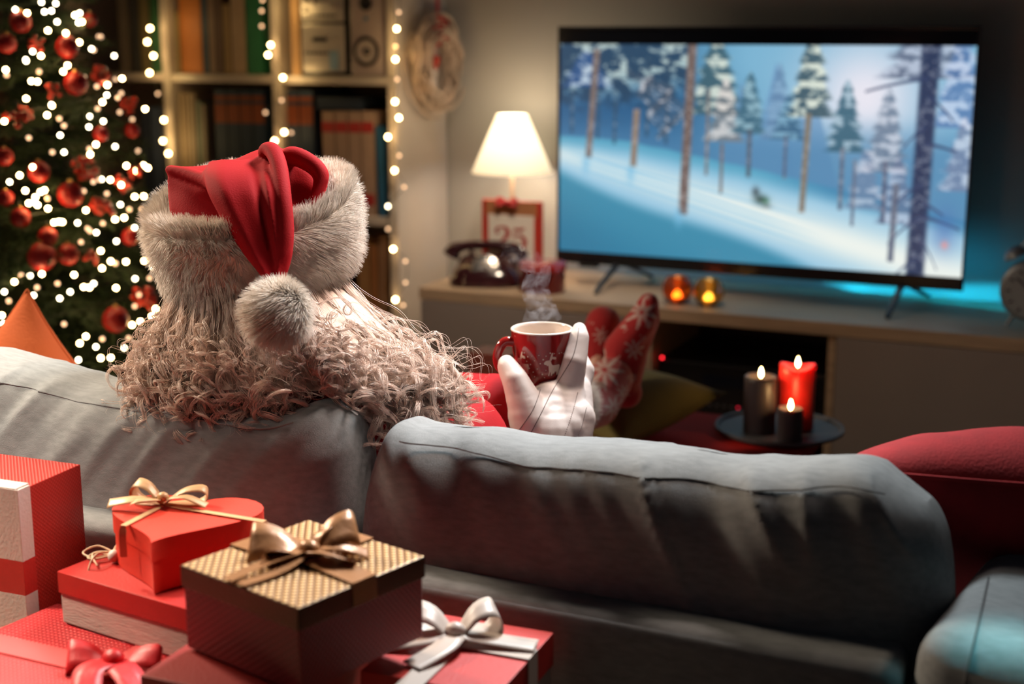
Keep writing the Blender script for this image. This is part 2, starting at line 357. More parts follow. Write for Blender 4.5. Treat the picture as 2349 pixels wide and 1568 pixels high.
# ------------------------------------------------------------------ bookcase
BF = 3.60
ux = [-2.06, -2.455, -2.86, -3.27]
bc = thing('bookcase', 'tall white open bookcase full of books and hi-fi beside the television wall', 'bookcase', (-2.66, 3.76, 0))
for i, x in enumerate(ux): part('side_panel' if i in (0, 3) else 'divider', box((x, (BF + WY) / 2 - .002, .95), (.028, WY - BF - .006, 1.9)), M_white, bc)
part('back_panel', box((-2.665, WY - .010, .95), (1.18, .006, 1.88), bev=0), mat('bookcase_back', (.34, .27, .20), .7), bc)
SH = [.06, .31, .705, 1.112, 1.50, 1.88]
for z in SH:
    for i in range(3): part('shelf', box(((ux[i] + ux[i + 1]) / 2, (BF + WY) / 2 - .004, z - .012), (ux[i] - ux[i + 1] - .028, WY - BF - .02, .024), bev=.002), M_white, bc)
pages = mat('page_edges', (.55, .45, .32), .9)
def book(u0, u1, vtop, zb, col, label, group, dep=.20, y=BF + .035, lean=0, band=None, name='book', x01=None):
    x0, x1 = x01 if x01 else (onp(u0, 200, 1, y)[0], onp(u1, 200, 1, y)[0]); zt = onp((u0 + u1) / 2, vtop, 1, y)[2] if vtop > -500 else zb + .3
    w, h = x1 - x0 - .0012, zt - zb; R = roty(lean); piv = np.array([(x0 + x1) / 2, y + dep / 2, zb + .0006 + abs(math.sin(lean)) * w / 2])
    t = thing(name, label, 'book', piv, group)
    m = mat('cover_%d_%d_%d' % tuple(int(c * 999) for c in col), col, .6, var=.06, vscale=30)
    def bx(c, s, b=.001): v, f = box((0, 0, 0), s, bev=b); return (v + np.array(c)) @ R.T + piv, f
    part('cover', [bx((-w / 2 + .001, 0, h / 2), (.002, dep, h)), bx((w / 2 - .001, 0, h / 2), (.002, dep, h)), bx((0, -dep / 2 + .0012, h / 2), (w, .0024, h))], m, t)
    part('page_block', bx((0, .002, h / 2), (max(.002, w - .005), dep - .008, h - .006)), pages, t)
    if band:
        for (z0, z1, c) in band: part('spine_label', bx((0, -dep / 2 - .0004, h * (z0 + z1) / 2), (w * .96, .0012, h * (z1 - z0)), .0003), mat('label_%d_%d_%d' % tuple(int(q * 999) for q in c), c, .6, var=.15, vscale=80), t)
    return t
g = 'books in the upper middle compartment'
OR, DB, CR, BR, GR = (.50, .17, .035), (.03, .06, .10), (.42, .32, .21), (.16, .09, .05), (.02, .16, .07)
up1 = [(398, 406, -40, CR, 'slim cream book at the left end above the hat'), (407, 417, 25, (.33, .25, .12), 'short tan book beside the orange binder'),
       (418, 468, -60, OR, 'wide orange binder in upper middle compartment'), (469, 482, -60, DB, 'narrow navy book between orange binder and brown book'),
       (483, 499, -60, (.22, .15, .11), 'brown book right of the navy one'), (500, 516, -60, (.12, .07, .05), 'dark brown slim book next to wide beige volume'),
       (517, 534, 10, (.30, .20, .09), 'tan book in middle of the upper shelf'), (535, 568, -60, (.40, .29, .19), 'wide beige volume left of green one'), (569, 606, -60, GR, 'wide green binder beside the lit divider')]
for b in up1: book(b[0], b[1], b[2], SH[3], b[3], b[4], g)
low = []
u = 400
for k, (w, vt, c) in enumerate([(9, 215, (.30, .23, .15)), (8, 212, (.36, .28, .18)), (10, 214, (.26, .19, .12)), (9, 213, (.34, .27, .18)), (8, 216, (.22, .17, .12)), (11, 232, (.13, .16, .12)), (9, 240, (.24, .20, .15))]):
    book(u, u + w, vt, SH[2], c, ['pale tan magazine at left end of the lower shelf', 'cream magazine second from left upright', 'brown magazine third from left upright', 'beige magazine fourth from left upright', 'dark tan magazine beside the green one', 'grey-green book beside the navy volumes', 'short brown book touching the navy volumes'][k], 'magazines on the lower middle shelf'); u += w + .6
OL = (.24, .055, .018)
for k in range(4):
    book(490 + k * 29, 518 + k * 29, 206, SH[2], (.018, .040, .075), ['first', 'second', 'third', 'fourth'][k] + ' navy volume with orange spine label, left of the divider', 'navy volumes with orange labels', band=[(.72, .88, OL), (.91, .95, OL)])
for k in range(2):
    book(652 + k * 33, 684 + k * 33, 208, SH[2], (.018, .040, .075), ['navy volume with orange label directly right of divider', 'navy volume with orange label, second from divider on right'][k], 'navy volumes with orange labels', band=[(.72, .88, OL), (.91, .95, OL)])
for k in range(4):
    book(736 + k * 30, 765 + k * 30, 256, SH[2], (.40, .27, .20), ['first', 'second', 'third', 'fourth'][k] + ' cream volume with red bands, counted from the navy book', 'cream volumes with red bands', lean=.0, y=BF + .03, band=[(.80, .90, (.42, .03, .03)), (.10, .21, (.42, .03, .03))])
book(864, 881, 290, SH[2], (.02, .11, .22), 'leaning blue book next to the right side panel', 'books in the right lower compartment', lean=-.03, y=BF + .03)
ctop = onp(790, 256, 1, BF + .03)[2]; tbc = np.array([onp(792, 250, 1, BF + .05)[0] - .012, BF + .13, ctop + .003]); tb = thing('box_file', 'dark navy box lying on top of the cream volumes', 'box file', tbc)
part('case', box(tuple(tbc + np.array([0, 0, .019])), (.155, .19, .036)), mat('navy_card', (.012, .025, .05), .6), tb)
# third row
for k, (a, b, vt, c, lb) in enumerate([(840, 858, 560, (.30, .12, .04), 'orange-brown book low in the bookcase'), (859, 884, 540, (.24, .13, .07), 'wide brown book low beside the side panel'), (810, 838, 545, (.35, .18, .07), 'tan book low in the bookcase behind the hair')]):
    book(a, b, vt, SH[1], c, lb, 'books on the low shelf')
book(700, 745, 545, SH[1], (.1, .07, .05), 'dark wide book on low shelf behind the hat', 'books on the low shelf')
for k, (x, h, c) in enumerate([(-2.92, .31, (.03, .12, .05)), (-2.96, .28, (.16, .13, .06)), (-3.0, .30, (.05, .05, .05)), (-3.045, .27, (.2, .16, .12))]):
    book(0, 0, -999, SH[3], c, ['green binder behind the tree beside the left upright', 'olive book behind the tree', 'black book behind the tree', 'grey-brown book behind the tree'][k], 'books behind the tree', x01=(x - .02, x + .018))
for k, (x, c) in enumerate([(-2.90, (.04, .05, .09)), (-2.94, (.05, .07, .12)), (-2.98, (.03, .04, .07))]):
    book(0, 0, -999, SH[2], c, ['dark blue volume behind the tree against the upright', 'navy volume behind the tree, middle of three', 'black-blue volume deepest behind the tree'][k], 'dark volumes behind the tree', x01=(x - .018, x + .018))
# hi-fi
hy = BF + .02
def onx(u): return onp(u, 100, 1, hy)[0]
tanb = thing('record_sleeve', 'tan cardboard sleeve standing left of the hi-fi', 'record sleeve', ((onx(668) + onx(690)) / 2, hy + .1, SH[3]))
part('sleeve', box(((onx(668) + onx(688)) / 2, hy + .1, SH[3] + .15), (onx(688) - onx(668), .2, .30)), mat('tan_card', (.50, .30, .14), .7), tanb)
x0, x1 = onx(690), onx(797); w = x1 - x0
st = thing('stereo_system', 'silver stacked stereo unit with black display on the shelf', 'stereo', ((x0 + x1) / 2, hy + .1, SH[3]))
part('housing', box(((x0 + x1) / 2, hy + .105, SH[3] + .17), (w, .2, .338)), M_black, st)
for z0, z1 in ((.012, .148), (.156, .30)): part('front_panel', box(((x0 + x1) / 2 - .003, hy + .003, SH[3] + (z0 + z1) / 2), (w - .018, .012, z1 - z0)), M_silver, st)
part('cassette_slot', box((x0 + w * .42, hy - .004, SH[3] + .105), (.048, .004, .012)), M_black, st)
part('display', box((x0 + w * .4, hy - .004, SH[3] + .262), (.07, .004, .016)), M_black, st)
part('blue_panel', box((x0 + w * .72, hy - .004, SH[3] + .045), (.03, .004, .055)), mat('blue_grey_plastic', (.25, .38, .5), .3), st)
for kx, kz, r in ((.15, .215, .009), (.32, .215, .010), (.5, .215, .006), (.6, .235, .005), (.74, .2, .012), (.12, .19, .006), (.86, .27, .006), (.82, .105, .006)):
    part('knob', lathe([(r, 0), (r, .012), (r * .8, .014)], (x0 + w * kx, hy - .003, SH[3] + kz), 16, R=rotx(PI / 2)), M_silver, st, smooth=True)
part('button_row', [box((x0 + w * (.12 + .09 * k), hy - .004, SH[3] + .172), (.009, .005, .006), bev=.001) for k in range(8)] + [box((x0 + w * (.12 + .09 * k), hy - .004, SH[3] + .066), (.009, .005, .006), bev=.001) for k in range(6)], M_dark, st)
x0, x1 = onx(803), onx(880); w = x1 - x0; xc = (x0 + x1) / 2
sp_ = thing('loudspeaker', 'silver two-way loudspeaker with dark woofer beside the stereo', 'speaker', (xc, hy + .1, SH[3]))
part('cabinet', box((xc, hy + .095, SH[3] + .165), (w, .19, .328), bev=.008), mat('silver_pink_plastic', (.42, .34, .32), .4), sp_)
wz = onp(842, 118, 1, hy)[2]; Rf = rotx(PI / 2)
part('surround', lathe([(.042, 0), (.042, .006), (.034, .008), (.032, .002)], (xc, hy + .001, wz), 32, R=Rf), M_dark, sp_, smooth=True)
part('cone', lathe([(.034, .004), (.031, .006), (.012, .0005), (.011, .0005)], (xc, hy + .001, wz), 32, R=Rf), mat('grey_cone', (.45, .38, .35), .4), sp_, smooth=True)
part('dust_cap', sphere((xc + .003, hy - .002, wz), .011, 16), M_black, sp_, smooth=True)
tz = onp(838, 8, 1, hy)[2]
part('tweeter', lathe([(.020, 0), (.020, .006), (.012, .008), (.006, .003), (.001, .003)], (xc, hy + .001, tz), 24, R=Rf), M_dark, sp_, smooth=True)
part('badge', lathe([(.006, 0), (.006, .004), (.001, .004)], (xc, hy + .001, onp(838, 43, 1, hy)[2]), 16, R=Rf), mat('blue_badge', (.04, .18, .30), .3), sp_, smooth=True)
# things leaning above (dark box file on speaker side)

# ------------------------------------------------------------------ light strings on the uprights
def bulb_mesh(name, r, m):
    v, f = sphere((0, 0, 0), r, 8); me = bpy.data.meshes.new(name); me.from_pydata(v.tolist(), [], f); me.update(); me.materials.append(m)
    for p in me.polygons: p.use_smooth = True
    return me
BM = {'b': bulb_mesh('bulb_bright', .0058, M_bulb), 'd': bulb_mesh('bulb_dim', .0050, M_bulbd), 'w': bulb_mesh('bulb_white', .0046, M_bulbw), 't': bulb_mesh('bulb_tree', .0050, M_bulb)}
def string(label, pts, y):
    P = [onp(u, v, 1, y) for u, v, k in pts]; t = thing('string_lights', label, 'string lights', P[-1], 'warm light strings hung on the bookcase')
    top = P[0] + np.array([0, 0, .35]); path = [top] + [p + np.array([0, .004, .004]) for p in P] + [P[-1] - np.array([0, 0, .12])]
    part('wire', tube(smooth_path(path, len(path) * 5), .0011, 5), M_wire, t, smooth=True)
    for p, (u, v, k) in zip(P, pts):
        o = bpy.data.objects.new('bulb', BM[k]); COL.objects.link(o); o.parent = t; o.location = tuple(p - P[-1])
string('warm light string hanging on the left bookcase upright beside the tree', [(344, 65, 'b'), (338, 96, 'b'), (352, 128, 'b'), (343, 167, 'b'), (362, 215, 'd'), (376, 275, 'b'), (374, 323, 'b'), (386, 352, 'b')], BF - .03)
string('warm light string hanging down the middle bookcase divider above the hat', [(602, 0, 'd'), (600, 25, 'd'), (600, 60, 'd'), (621, 103, 'b'), (615, 126, 'b'), (649, 178, 'b'), (646, 230, 'd'), (609, 258, 'd'), (652, 303, 'b'), (630, 323, 'b'), (668, 304, 'd')], BF - .03)
string('warm light string hanging down the front edge of the right side panel', [(915, 28, 'd'), (910, 66, 'b'), (907, 106, 'd'), (907, 136, 'b'), (911, 182, 'd'), (906, 233, 'b'), (915, 270, 'b'), (890, 314, 'b'), (916, 357, 'd'), (905, 391, 'b'), (927, 429, 'd'), (890, 473, 'w'), (890, 525, 'd'), (902, 571, 'b'), (930, 599, 'd'), (930, 648, 'd'), (907, 687, 'b'), (925, 700, 'd')], BF - .03)
for (u_, v_, e_) in ((380, 330, .5), (380, 180, .3), (640, 20, .5), (655, 175, .35), (910, 120, .6), (912, 300, .3), (380, 60, .3)):
    l = bpy.data.lights.new('string_glow', 'POINT'); l.energy = e_ * .42; l.color = (1, .66, .25); l.shadow_soft_size = .02; o = bpy.data.objects.new('string_glow', l); COL.objects.link(o); o.location = tuple(onp(u_, v_, 1, BF - .05))

# ------------------------------------------------------------------ wreath on the side panel
WX = -2.046
wc = onp(983, 150, 0, WX); wc[0] = WX + .03
wr = thing('twig_wreath', 'pale woven twig wreath with red heart hanging on the side panel', 'wreath', wc)
twm = mat('pale_twig', (.55, .42, .31), .8, var=.45, vscale=25); tws = []
for k in range(84):
    r0 = .112 + rng.normal() * .021; ph = rng.uniform(0, 2 * PI); ar = rng.uniform(2.2, 5.5); off = rng.normal() * .013; ecc = rng.uniform(.0, .16)
    an = np.linspace(ph, ph + ar, 26); rr = r0 * (1 + ecc * np.sin(an * 2 + k)); P = np.stack([np.full(26, wc[0] + off) + .006 * np.sin(an * 3 + k), wc[1] + rr * np.cos(an), wc[2] + rr * np.sin(an) * 1.0], 1)
    tws.append(tube(P, rng.uniform(.0012, .0032), 5))
part('twig_ring', tws, twm, wr, smooth=True)
hp = [(.9 * 16 * math.sin(t) ** 3 / 16, (13 * math.cos(t) - 5 * math.cos(2 * t) - 2 * math.cos(3 * t) - math.cos(4 * t)) / 16) for t in np.linspace(0, 2 * PI, 28, endpoint=False)]
Rh = np.array([[0, 0, 1], [1, 0, 0], [0, 1, 0]])
part('heart', prism([(x * .020, y * .022) for x, y in hp], -.004, .004, R=Rh, c=(wc[0], wc[1] - .01, wc[2] + .012)), M_berry, wr)
part('heart_string', tube([(wc[0], wc[1] - .01, wc[2] + .025), (wc[0], wc[1] - .005, wc[2] + .10)], .0015, 5), M_redrib, wr)
part('white_tag', prism([(-.02, -.09), (.02, -.09), (.026, .0), (.016, .085), (-.016, .085), (-.026, 0)], -.002, .002, R=Rh, c=(wc[0] - .012, wc[1] - .01, wc[2])), mat('white_card', (.6, .5, .42), .8), wr)
rib = []
for a in (0.5, 2.6, -.9, -2.3, 1.5):
    P = smooth_path([(wc[0] + .01, wc[1], wc[2] + .10), (wc[0] + .02, wc[1] + .03 * math.cos(a), wc[2] + .10 + .03 * math.sin(a)), (wc[0] + .012, wc[1] + .045 * math.cos(a + .4), wc[2] + .10 + .045 * math.sin(a + .4)), (wc[0] + .005, wc[1], wc[2] + .10)], 14)
    rib.append(strip(P, [np.array([1, 0, 0])] * 14, .014))
rib.append(strip([(wc[0] + .005, wc[1] - .005, wc[2] + .10 + .02 * k) for k in range(12)], [np.array([.2, .98, 0])] * 12, .014))
part('ribbon', rib, M_redrib, wr, solid=.0006)
part('hook', tube([(WX - .0, wc[1] - .005, wc[2] + .32), (WX + .012, wc[1] - .005, wc[2] + .32), (WX + .012, wc[1] - .005, wc[2] + .328)], .002, 6), M_dark, wr)

# ------------------------------------------------------------------ media console
CZ = .54; CF = 3.45; CB = 3.905; CX0 = -1.897; CX1 = .12
mc = thing('media_console', 'long low media console with oak top and greige doors', 'console', ((CX0 + CX1) / 2, (CF + CB) / 2, 0))
part('top_board', box(((CX0 + CX1) / 2, (CF + CB) / 2, CZ - .017), (CX1 - CX0, CB - CF, .034), bev=.002), M_oak, mc)
ix0, ix1 = onp(1480, 760, 1, CF)[0], onp(1905, 760, 1, CF)[0]
for x in (CX0 + .010, ix0, ix1, CX1 - .010): part('side_board', box((x, (CF + CB) / 2 + .01, .275), (.02, CB - CF - .03, .45), bev=.002), M_oak, mc)
part('bottom_board', box(((CX0 + CX1) / 2, (CF + CB) / 2 + .005, .06), (CX1 - CX0, CB - CF - .02, .02), bev=.002), M_oak, mc)
part('back_board', box(((CX0 + CX1) / 2, CB - .006, .28), (CX1 - CX0 - .02, .006, .44), bev=0), M_black, mc)
def door(a, b):
    m = (a + b) / 2; part('door', box((m, CF + .008, .285), (b - a - .004, .016, .438), bev=.002), M_cab, mc)
mid = (CX0 + ix0) / 2
door(CX0 + .003, ix0 - .008); door(ix1 + .014, CX1 - .002)
part('inner_shelf', box(((ix0 + ix1) / 2, (CF + CB) / 2 + .02, .22), (ix1 - ix0 - .022, .38, .016)), M_oak, mc)
for x in (CX0 + .06, CX1 - .06):
    for y in (CF + .06, CB - .06): part('leg', box((x, y, .025), (.04, .04, .05)), M_oak, mc)
# receiver and player inside
rx0, rx1 = ix0 + .02, ix1 - .02; rxc = (rx0 + rx1) / 2
for z0, h, nm, lb in ((.229, .155, 'av_receiver', 'black amplifier with knobs inside the open console bay'), (.071, .075, 'disc_player', 'thin black disc player under the amplifier')):
    t = thing(nm, lb, 'amplifier' if h > .1 else 'player', (rxc, 3.66, z0))
    part('housing', box((rxc, 3.68, z0 + h / 2 + .004), (rx1 - rx0, .32, h)), M_black, t)
    part('front_panel', box((rxc, 3.516, z0 + h / 2 + .004), (rx1 - rx0 - .004, .008, h - .01)), mat('gloss_black', (.01, .01, .013), .2), t)
    if h > .1:
        for fx in (.1, .9): part('knob', lathe([(.022, 0), (.022, .014), (.018, .017)], (rx0 + (rx1 - rx0) * fx, 3.511, z0 + .09), 24, R=Rf), M_dark, t, smooth=True)
        part('display', box((rxc, 3.511, z0 + .115), (.2, .003, .03)), mat('display_glass', (.004, .008, .02), .1), t)
        part('button_row', [box((rxc - .08 + .02 * k, 3.511, z0 + .05), (.010, .004, .006), bev=.001) for k in range(9)], mat('grey_button', (.08, .08, .09), .4), t)
    led = onp(1519, 820, 1, 3.508) 
    if h > .1: part('standby_light', sphere(onp(1693, 935, 1, 3.508), .003, 10), mat('red_led_dim', (.8, .02, .03), .4, emit=1.0, ecol=(1, .02, .06)), t)
    else: led = np.array([rx0 + .05, 3.508, z0 + .04])
    part('standby_light', sphere(led, .0035, 10), mat('red_led' if h > .1 else 'red_led_dim', (.8, .02, .03), .4, emit=5 if h > .1 else 1.2, ecol=(1, .02, .03)), t)

# ------------------------------------------------------------------ television
TY = 3.70
tx0, tx1 = onp(1279, 300, 1, TY)[0], onp(2250, 68, 1, TY)[0]; tz1 = onp(1280, 62, 1, TY)[2] + .002; tz0 = onp(1280, 600, 1, TY)[2]
tv = thing('television', 'large flat black television showing a snowy forest on the console', 'television', ((tx0 + tx1) / 2, TY + .03, CZ))
part('rear_case', box(((tx0 + tx1) / 2, TY + .030, (tz0 + tz1) / 2), (tx1 - tx0 - .01, .045, tz1 - tz0 - .01), bev=.008), M_black, tv)
W2 = .008
sx0, sx1 = onp(1285, 110, 1, TY)[0], onp(2241, 112, 1, TY)[0]; sz1 = onp(1285, 100, 1, TY)[2] - .001; sz0 = onp(1283, 573, 1, TY)[2]
gb = mat('bezel_black', (.010, .011, .014), .25)
part('bezel', [box(((tx0 + tx1) / 2, TY + .004, tz1 - .004), (tx1 - tx0, .012, .008), bev=.002), box(((tx0 + tx1) / 2, TY + .004, (tz0 + sz0) / 2), (tx1 - tx0, .012, sz0 - tz0), bev=.002),
               box((tx0 + .0025, TY + .004, (tz0 + tz1) / 2), (.005, .012, tz1 - tz0), bev=.001), box((tx1 - (tx1 - sx1) / 2, TY + .004, (tz0 + tz1) / 2), (tx1 - sx1, .012, tz1 - tz0), bev=.001)], gb, tv)
part('screen_glass', box(((sx0 + sx1) / 2, TY + .009, (sz1 + tz1) / 2), (sx1 - sx0, .010, tz1 - sz1 - .004), bev=0), mat('dark_glass', (.006, .007, .010), .12), tv)
part('logo_bar', box(((tx0 + tx1) / 2, TY - .003, (tz0 + sz0) / 2), (.05, .003, .006)), mat('badge_grey', (.05, .05, .055), .4), tv)
part('sensor', box((tx0 + .10, TY, tz0 - .004), (.06, .014, .010)), M_black, tv)
def foot(ux_, zb):
    zt = tz0 + .01
    for dx, dy in ((-.005, -.17), (.05, .14)):
        P = [(ux_, TY + .02, zt), (ux_ + dx * .9, TY + .02 + dy * .92, CZ + .012), (ux_ + dx, TY + .02 + dy, CZ + .004)]
        part('stand_leg', tube(P, [.010, .008, .006], 8, flat=.7), M_black, tv, smooth=True)
foot(onp(1415, 600, 1, TY)[0] , 0); foot(onp(2068, 660, 1, TY)[0], 0)
# picture painted as colours on a dense grid
def tv_picture(Wd=420, Hh=232):
    Y, X = np.mgrid[0:Hh, 0:Wd]; x = X / (Wd - 1); y = Y / (Hh - 1)
    def C(*c): return np.array(c, float) / 255
    def mix(a, b, t): return a * (1 - t[..., None]) + b * t[..., None]
    sm = lambda e0, e1, v: np.clip((v - e0) / (e1 - e0), 0, 1) ** 2 * (3 - 2 * np.clip((v - e0) / (e1 - e0), 0, 1))
    rg = np.random.default_rng(3)
    def fbm(sx, sy, o=4, seed=0):
        r2 = np.random.default_rng(seed); out = np.zeros((Hh, Wd)); amp = 1
        for k in range(o):
            gy, gx = int(sy * 2 ** k) + 2, int(sx * 2 ** k) + 2; G = r2.random((gy + 1, gx + 1)); yy, xx = y * (gy - 1), x * (gx - 1); yi, xi = yy.astype(int), xx.astype(int); fy, fx = yy - yi, xx - xi
            fy = fy * fy * (3 - 2 * fy); fx = fx * fx * (3 - 2 * fx)
            out += amp * ((G[yi, xi] * (1 - fx) + G[yi, xi + 1] * fx) * (1 - fy) + (G[yi + 1, xi] * (1 - fx) + G[yi + 1, xi + 1] * fx) * fy); amp *= .55
        return out / 2.1
    im = mix(np.broadcast_to(C(120, 175, 205), (Hh, Wd, 3)), C(228, 226, 236), np.exp(-((x - .76) ** 2 / .02 + (y - .22) ** 2 / .07)))
    im = mix(im, C(58, 112, 150), sm(.50, .25, x) * .9); im = mix(im, C(36, 84, 128), sm(.06, .3, y) * sm(.6, .2, x) * .75)
    # distant peaks
    for px, py, w in ((.55, .07, .05), (.63, .12, .07), (.47, .16, .06)): im = mix(im, C(110, 150, 190), ((np.abs(x - px) < (y - py) * w * 2.2) & (y > py)) * .7)
    im = mix(im, C(78, 130, 170), sm(.28, .5, y) * .75)
    edge = .44 + .06 * x + .30 * np.clip(x - .15, 0, 1) ** 1.15 + .012 * (fbm(20, 3, 2, 5) - .5)
    d = y - edge
    snow = np.broadcast_to(C(86, 160, 190), (Hh, Wd, 3)); snow = mix(snow, C(150, 195, 220), sm(.0, .10, d) * (x > -1)); snow = mix(snow, C(60, 120, 165), sm(.1, .0, d) * sm(.5, .75, x) * .7)
    lit = .495 + .42 * x; dl = y - lit
    snow = mix(snow, C(232, 238, 232), np.exp(-((dl - .03 - .06 * x) / (.045 + .07 * x)) ** 2) * np.clip(.62 + x * .8, 0, 1))
    for off, s in ((.035, .006), (.062, .007), (.095, .006), (.01, .005)): snow = mix(snow, C(130, 190, 222), np.exp(-((dl - off - .10 * (x - .3) * (off > .03)) / s) ** 2) * sm(.0, .12, x) * sm(.72, .5, x) * .75)
    sh = .60 + .62 * x + .02 * np.sin(x * 9); snow = mix(snow, C(64, 138, 168), sm(-.03, .05, y - sh)); snow = mix(snow, C(42, 112, 146), sm(.0, .35, y - sh) * sm(.6, .0, x) * .8)
    im = mix(im, snow, sm(-.006, .006, d))
    tex = fbm(46, 34, 4, 9); tex2 = fbm(90, 60, 3, 11)
    def trunk(x0, y0, x1, y1, w, c, k=1):
        t = np.clip((y - y0) / (y1 - y0), 0, 1); xx = x0 + (x1 - x0) * t; m = (y > y0) * (y < y1) * sm(w * 1.3, w * .7, np.abs(x - xx)); col = mix(np.broadcast_to(C(*c), (Hh, Wd, 3)), C(205, 200, 200), (tex2 > .55) * .35 * 1.0)
        return mix_in(m * k, col)
    def mix_in(m, col): nonlocal im; im = im * (1 - m[..., None]) + col * m[..., None]
    def crown(cx, y0, y1, w, c1, c2, k=.95, lay=6):
        t = np.clip((y - y0) / (y1 - y0), 0, 1); saw = .72 + .28 * ((t * lay) % 1); hw = w * (t ** .7) * saw * (.75 + .5 * tex); m = (y > y0) * (y < y1) * sm(hw * 1.15 + .004, hw * .75, np.abs(x - cx))
        sn = sm(.42, .60, tex + .25 * (.5 - ((t * lay) % 1))); col = mix(np.broadcast_to(C(*c1), (Hh, Wd, 3)), C(*c2), sn); mix_in(m * k, col)
    for px, yb in ((.035, .42), (.105, .45), (.15, .47), (.235, .43), (.285, .46)): trunk(px, .05, px - .003, yb, .004, (52, 80, 104), .8)
    cap = sm(.34, .16, y + .25 * (tex - .5) + .35 * np.clip(x - .16, 0, 1)) * (x < .34); mix_in(cap * .9, mix(np.broadcast_to(C(38, 66, 92), (Hh, Wd, 3)), C(190, 205, 200), sm(.5, .66, tex)))
    for a in range(7):   # drooping snowy boughs
        xx = .20 + .012 * a + .25 * (y - .15) * (1 + .05 * a); mix_in(((y > .12 + .01 * a) & (y < .44 - .02 * a)) * sm(.010, .004, np.abs(x - xx + .01 * np.sin(y * 60 + a))) * .6, mix(np.broadcast_to(C(72, 84, 100), (Hh, Wd, 3)), C(200, 196, 200), sm(.45, .6, tex2)))
    crown(.07, .03, .20, .075, (52, 92, 150), (190, 205, 225), .7)
    crown(.405, -.06, .32, .075, (62, 96, 110), (206, 216, 205)); crown(.43, .15, .44, .052, (118, 124, 130), (214, 208, 204), .85, 5); crown(.49, .12, .40, .045, (64, 104, 124), (140, 176, 190)); crown(.56, .08, .42, .04, (96, 130, 165), (130, 165, 195), .8)
    crown(.585, .22, .42, .045, (60, 100, 130), (120, 165, 190), .9); crown(.635, -.08, .32, .058, (66, 92, 104), (214, 222, 208), .95, 5); crown(.72, .15, .47, .050, (62, 102, 122), (160, 185, 200)); crown(.815, .18, .55, .055, (110, 128, 150), (190, 198, 212), .9); crown(.77, .45, .72, .05, (110, 130, 160), (196, 200, 215), .7); crown(.845, .48, .78, .05, (100, 115, 145), (190, 196, 215), .7)
    for px, y0, yb, w, c in ((.387, .2, .60, .004, (118, 112, 112)), (.425, .45, .68, .004, (120, 108, 104)), (.492, .38, .60, .005, (84, 92, 104)), (.58, .40, .60, .004, (86, 98, 120)), (.715, .45, .73, .005, (92, 104, 124)), (.745, .5, .80, .004, (100, 110, 130)), (.815, .5, .78, .005, (84, 92, 116))): trunk(px, y0, px, yb, w, c, .9)
    trunk(.098, .02, .078, .54, .008, (118, 104, 100)); trunk(.205, .30, .198, .575, .008, (140, 122, 108)); trunk(.345, -.05, .330, .79, .011, (112, 96, 92)); trunk(.632, .30, .625, .75, .007, (128, 120, 108)); trunk(.842, .60, .838, .95, .007, (104, 112, 130))
    for bx, by in ((.078, .54), (.198, .575), (.325, .77)): mix_in(np.exp(-((x - bx + .006) / .010) ** 2) * sm(by - .03, by + .02, y) * sm(by + .12, by + .02, y) * .7, np.broadcast_to(C(120, 185, 220), (Hh, Wd, 3)))
    # dark near tree on the right
    crown(.90, -.35, .14, .11, (92, 104, 128), (176, 186, 205), .85); crown(.97, -.1, .35, .06, (84, 120, 170), (190, 205, 230), .8, 4); crown(.985, .3, .62, .05, (120, 130, 160), (214, 218, 232), .7, 4)
    trunk(.902, -.05, .895, 1.02, .020, (44, 58, 88)); mix_in(((np.abs(x - .899) < .02) & (tex2 > .5)) * .35, np.broadcast_to(C(92, 104, 130), (Hh, Wd, 3)))
    for by, dx, dy in ((.14, -.14, .06), (.22, .06, .10), (.35, -.05, .10), (.42, .07, .03), (.60, -.06, .09), (.68, .05, .05), (.75, -.07, .12), (.74, .09, .05), (.93, -.05, .08), (.84, .045, .14)):
        L_ = np.clip((x - .90) / dx, 0, 1); yy = by + dy * L_ ** 1.4; mix_in(((x - .90) / dx > 0) * ((x - .90) / dx < 1) * sm(.014, .006, np.abs(y - yy) * (1 + L_)) * .85, np.broadcast_to(C(52, 66, 100), (Hh, Wd, 3)))
    mix_in(np.exp(-(((x - .955) / .03) ** 2 + ((y - .80) / .10) ** 2)) * .5, np.broadcast_to(C(70, 104, 170), (Hh, Wd, 3)))
    mix_in(np.exp(-(((x - .958) / .008) ** 2 + ((y - .86) / .018) ** 2)) * .9, np.broadcast_to(C(225, 150, 150), (Hh, Wd, 3)))
    for a, b, sxx, syy, c in ((.512, .665, .009, .022, (66, 78, 84)), (.525, .70, .016, .022, (50, 70, 66)), (.537, .705, .008, .014, (70, 120, 92)), (.54, .73, .012, .008, (110, 120, 120))): mix_in(np.exp(-(((x - a) / sxx) ** 2 + ((y - b) / syy) ** 2)) * .95, np.broadcast_to(C(*c), (Hh, Wd, 3)))
    im = np.clip(im, 0, 1); return np.where(im <= .04045, im / 12.92, ((im + .055) / 1.055) ** 2.4)
pic = tv_picture(); Hh, Wd = pic.shape[:2]
gx, gz = np.meshgrid(np.linspace(sx0, sx1, Wd), np.linspace(sz1, sz0, Hh)); PV = np.stack([gx.ravel(), np.full(gx.size, TY + .0035), gz.ravel()], 1)
ii = np.arange(Wd * Hh).reshape(Hh, Wd); PF = np.stack([ii[:-1, :-1], ii[1:, :-1], ii[1:, 1:], ii[:-1, 1:]], -1).reshape(-1, 4)
sme = fastmesh('screen', PV - wloc(tv), PF, False); paint(sme, pic.reshape(-1, 3)); link('screen', sme, attr_mat('screen_picture', .3, emit=1.05), tv, label='glowing picture of pine trees on a snowy slope')

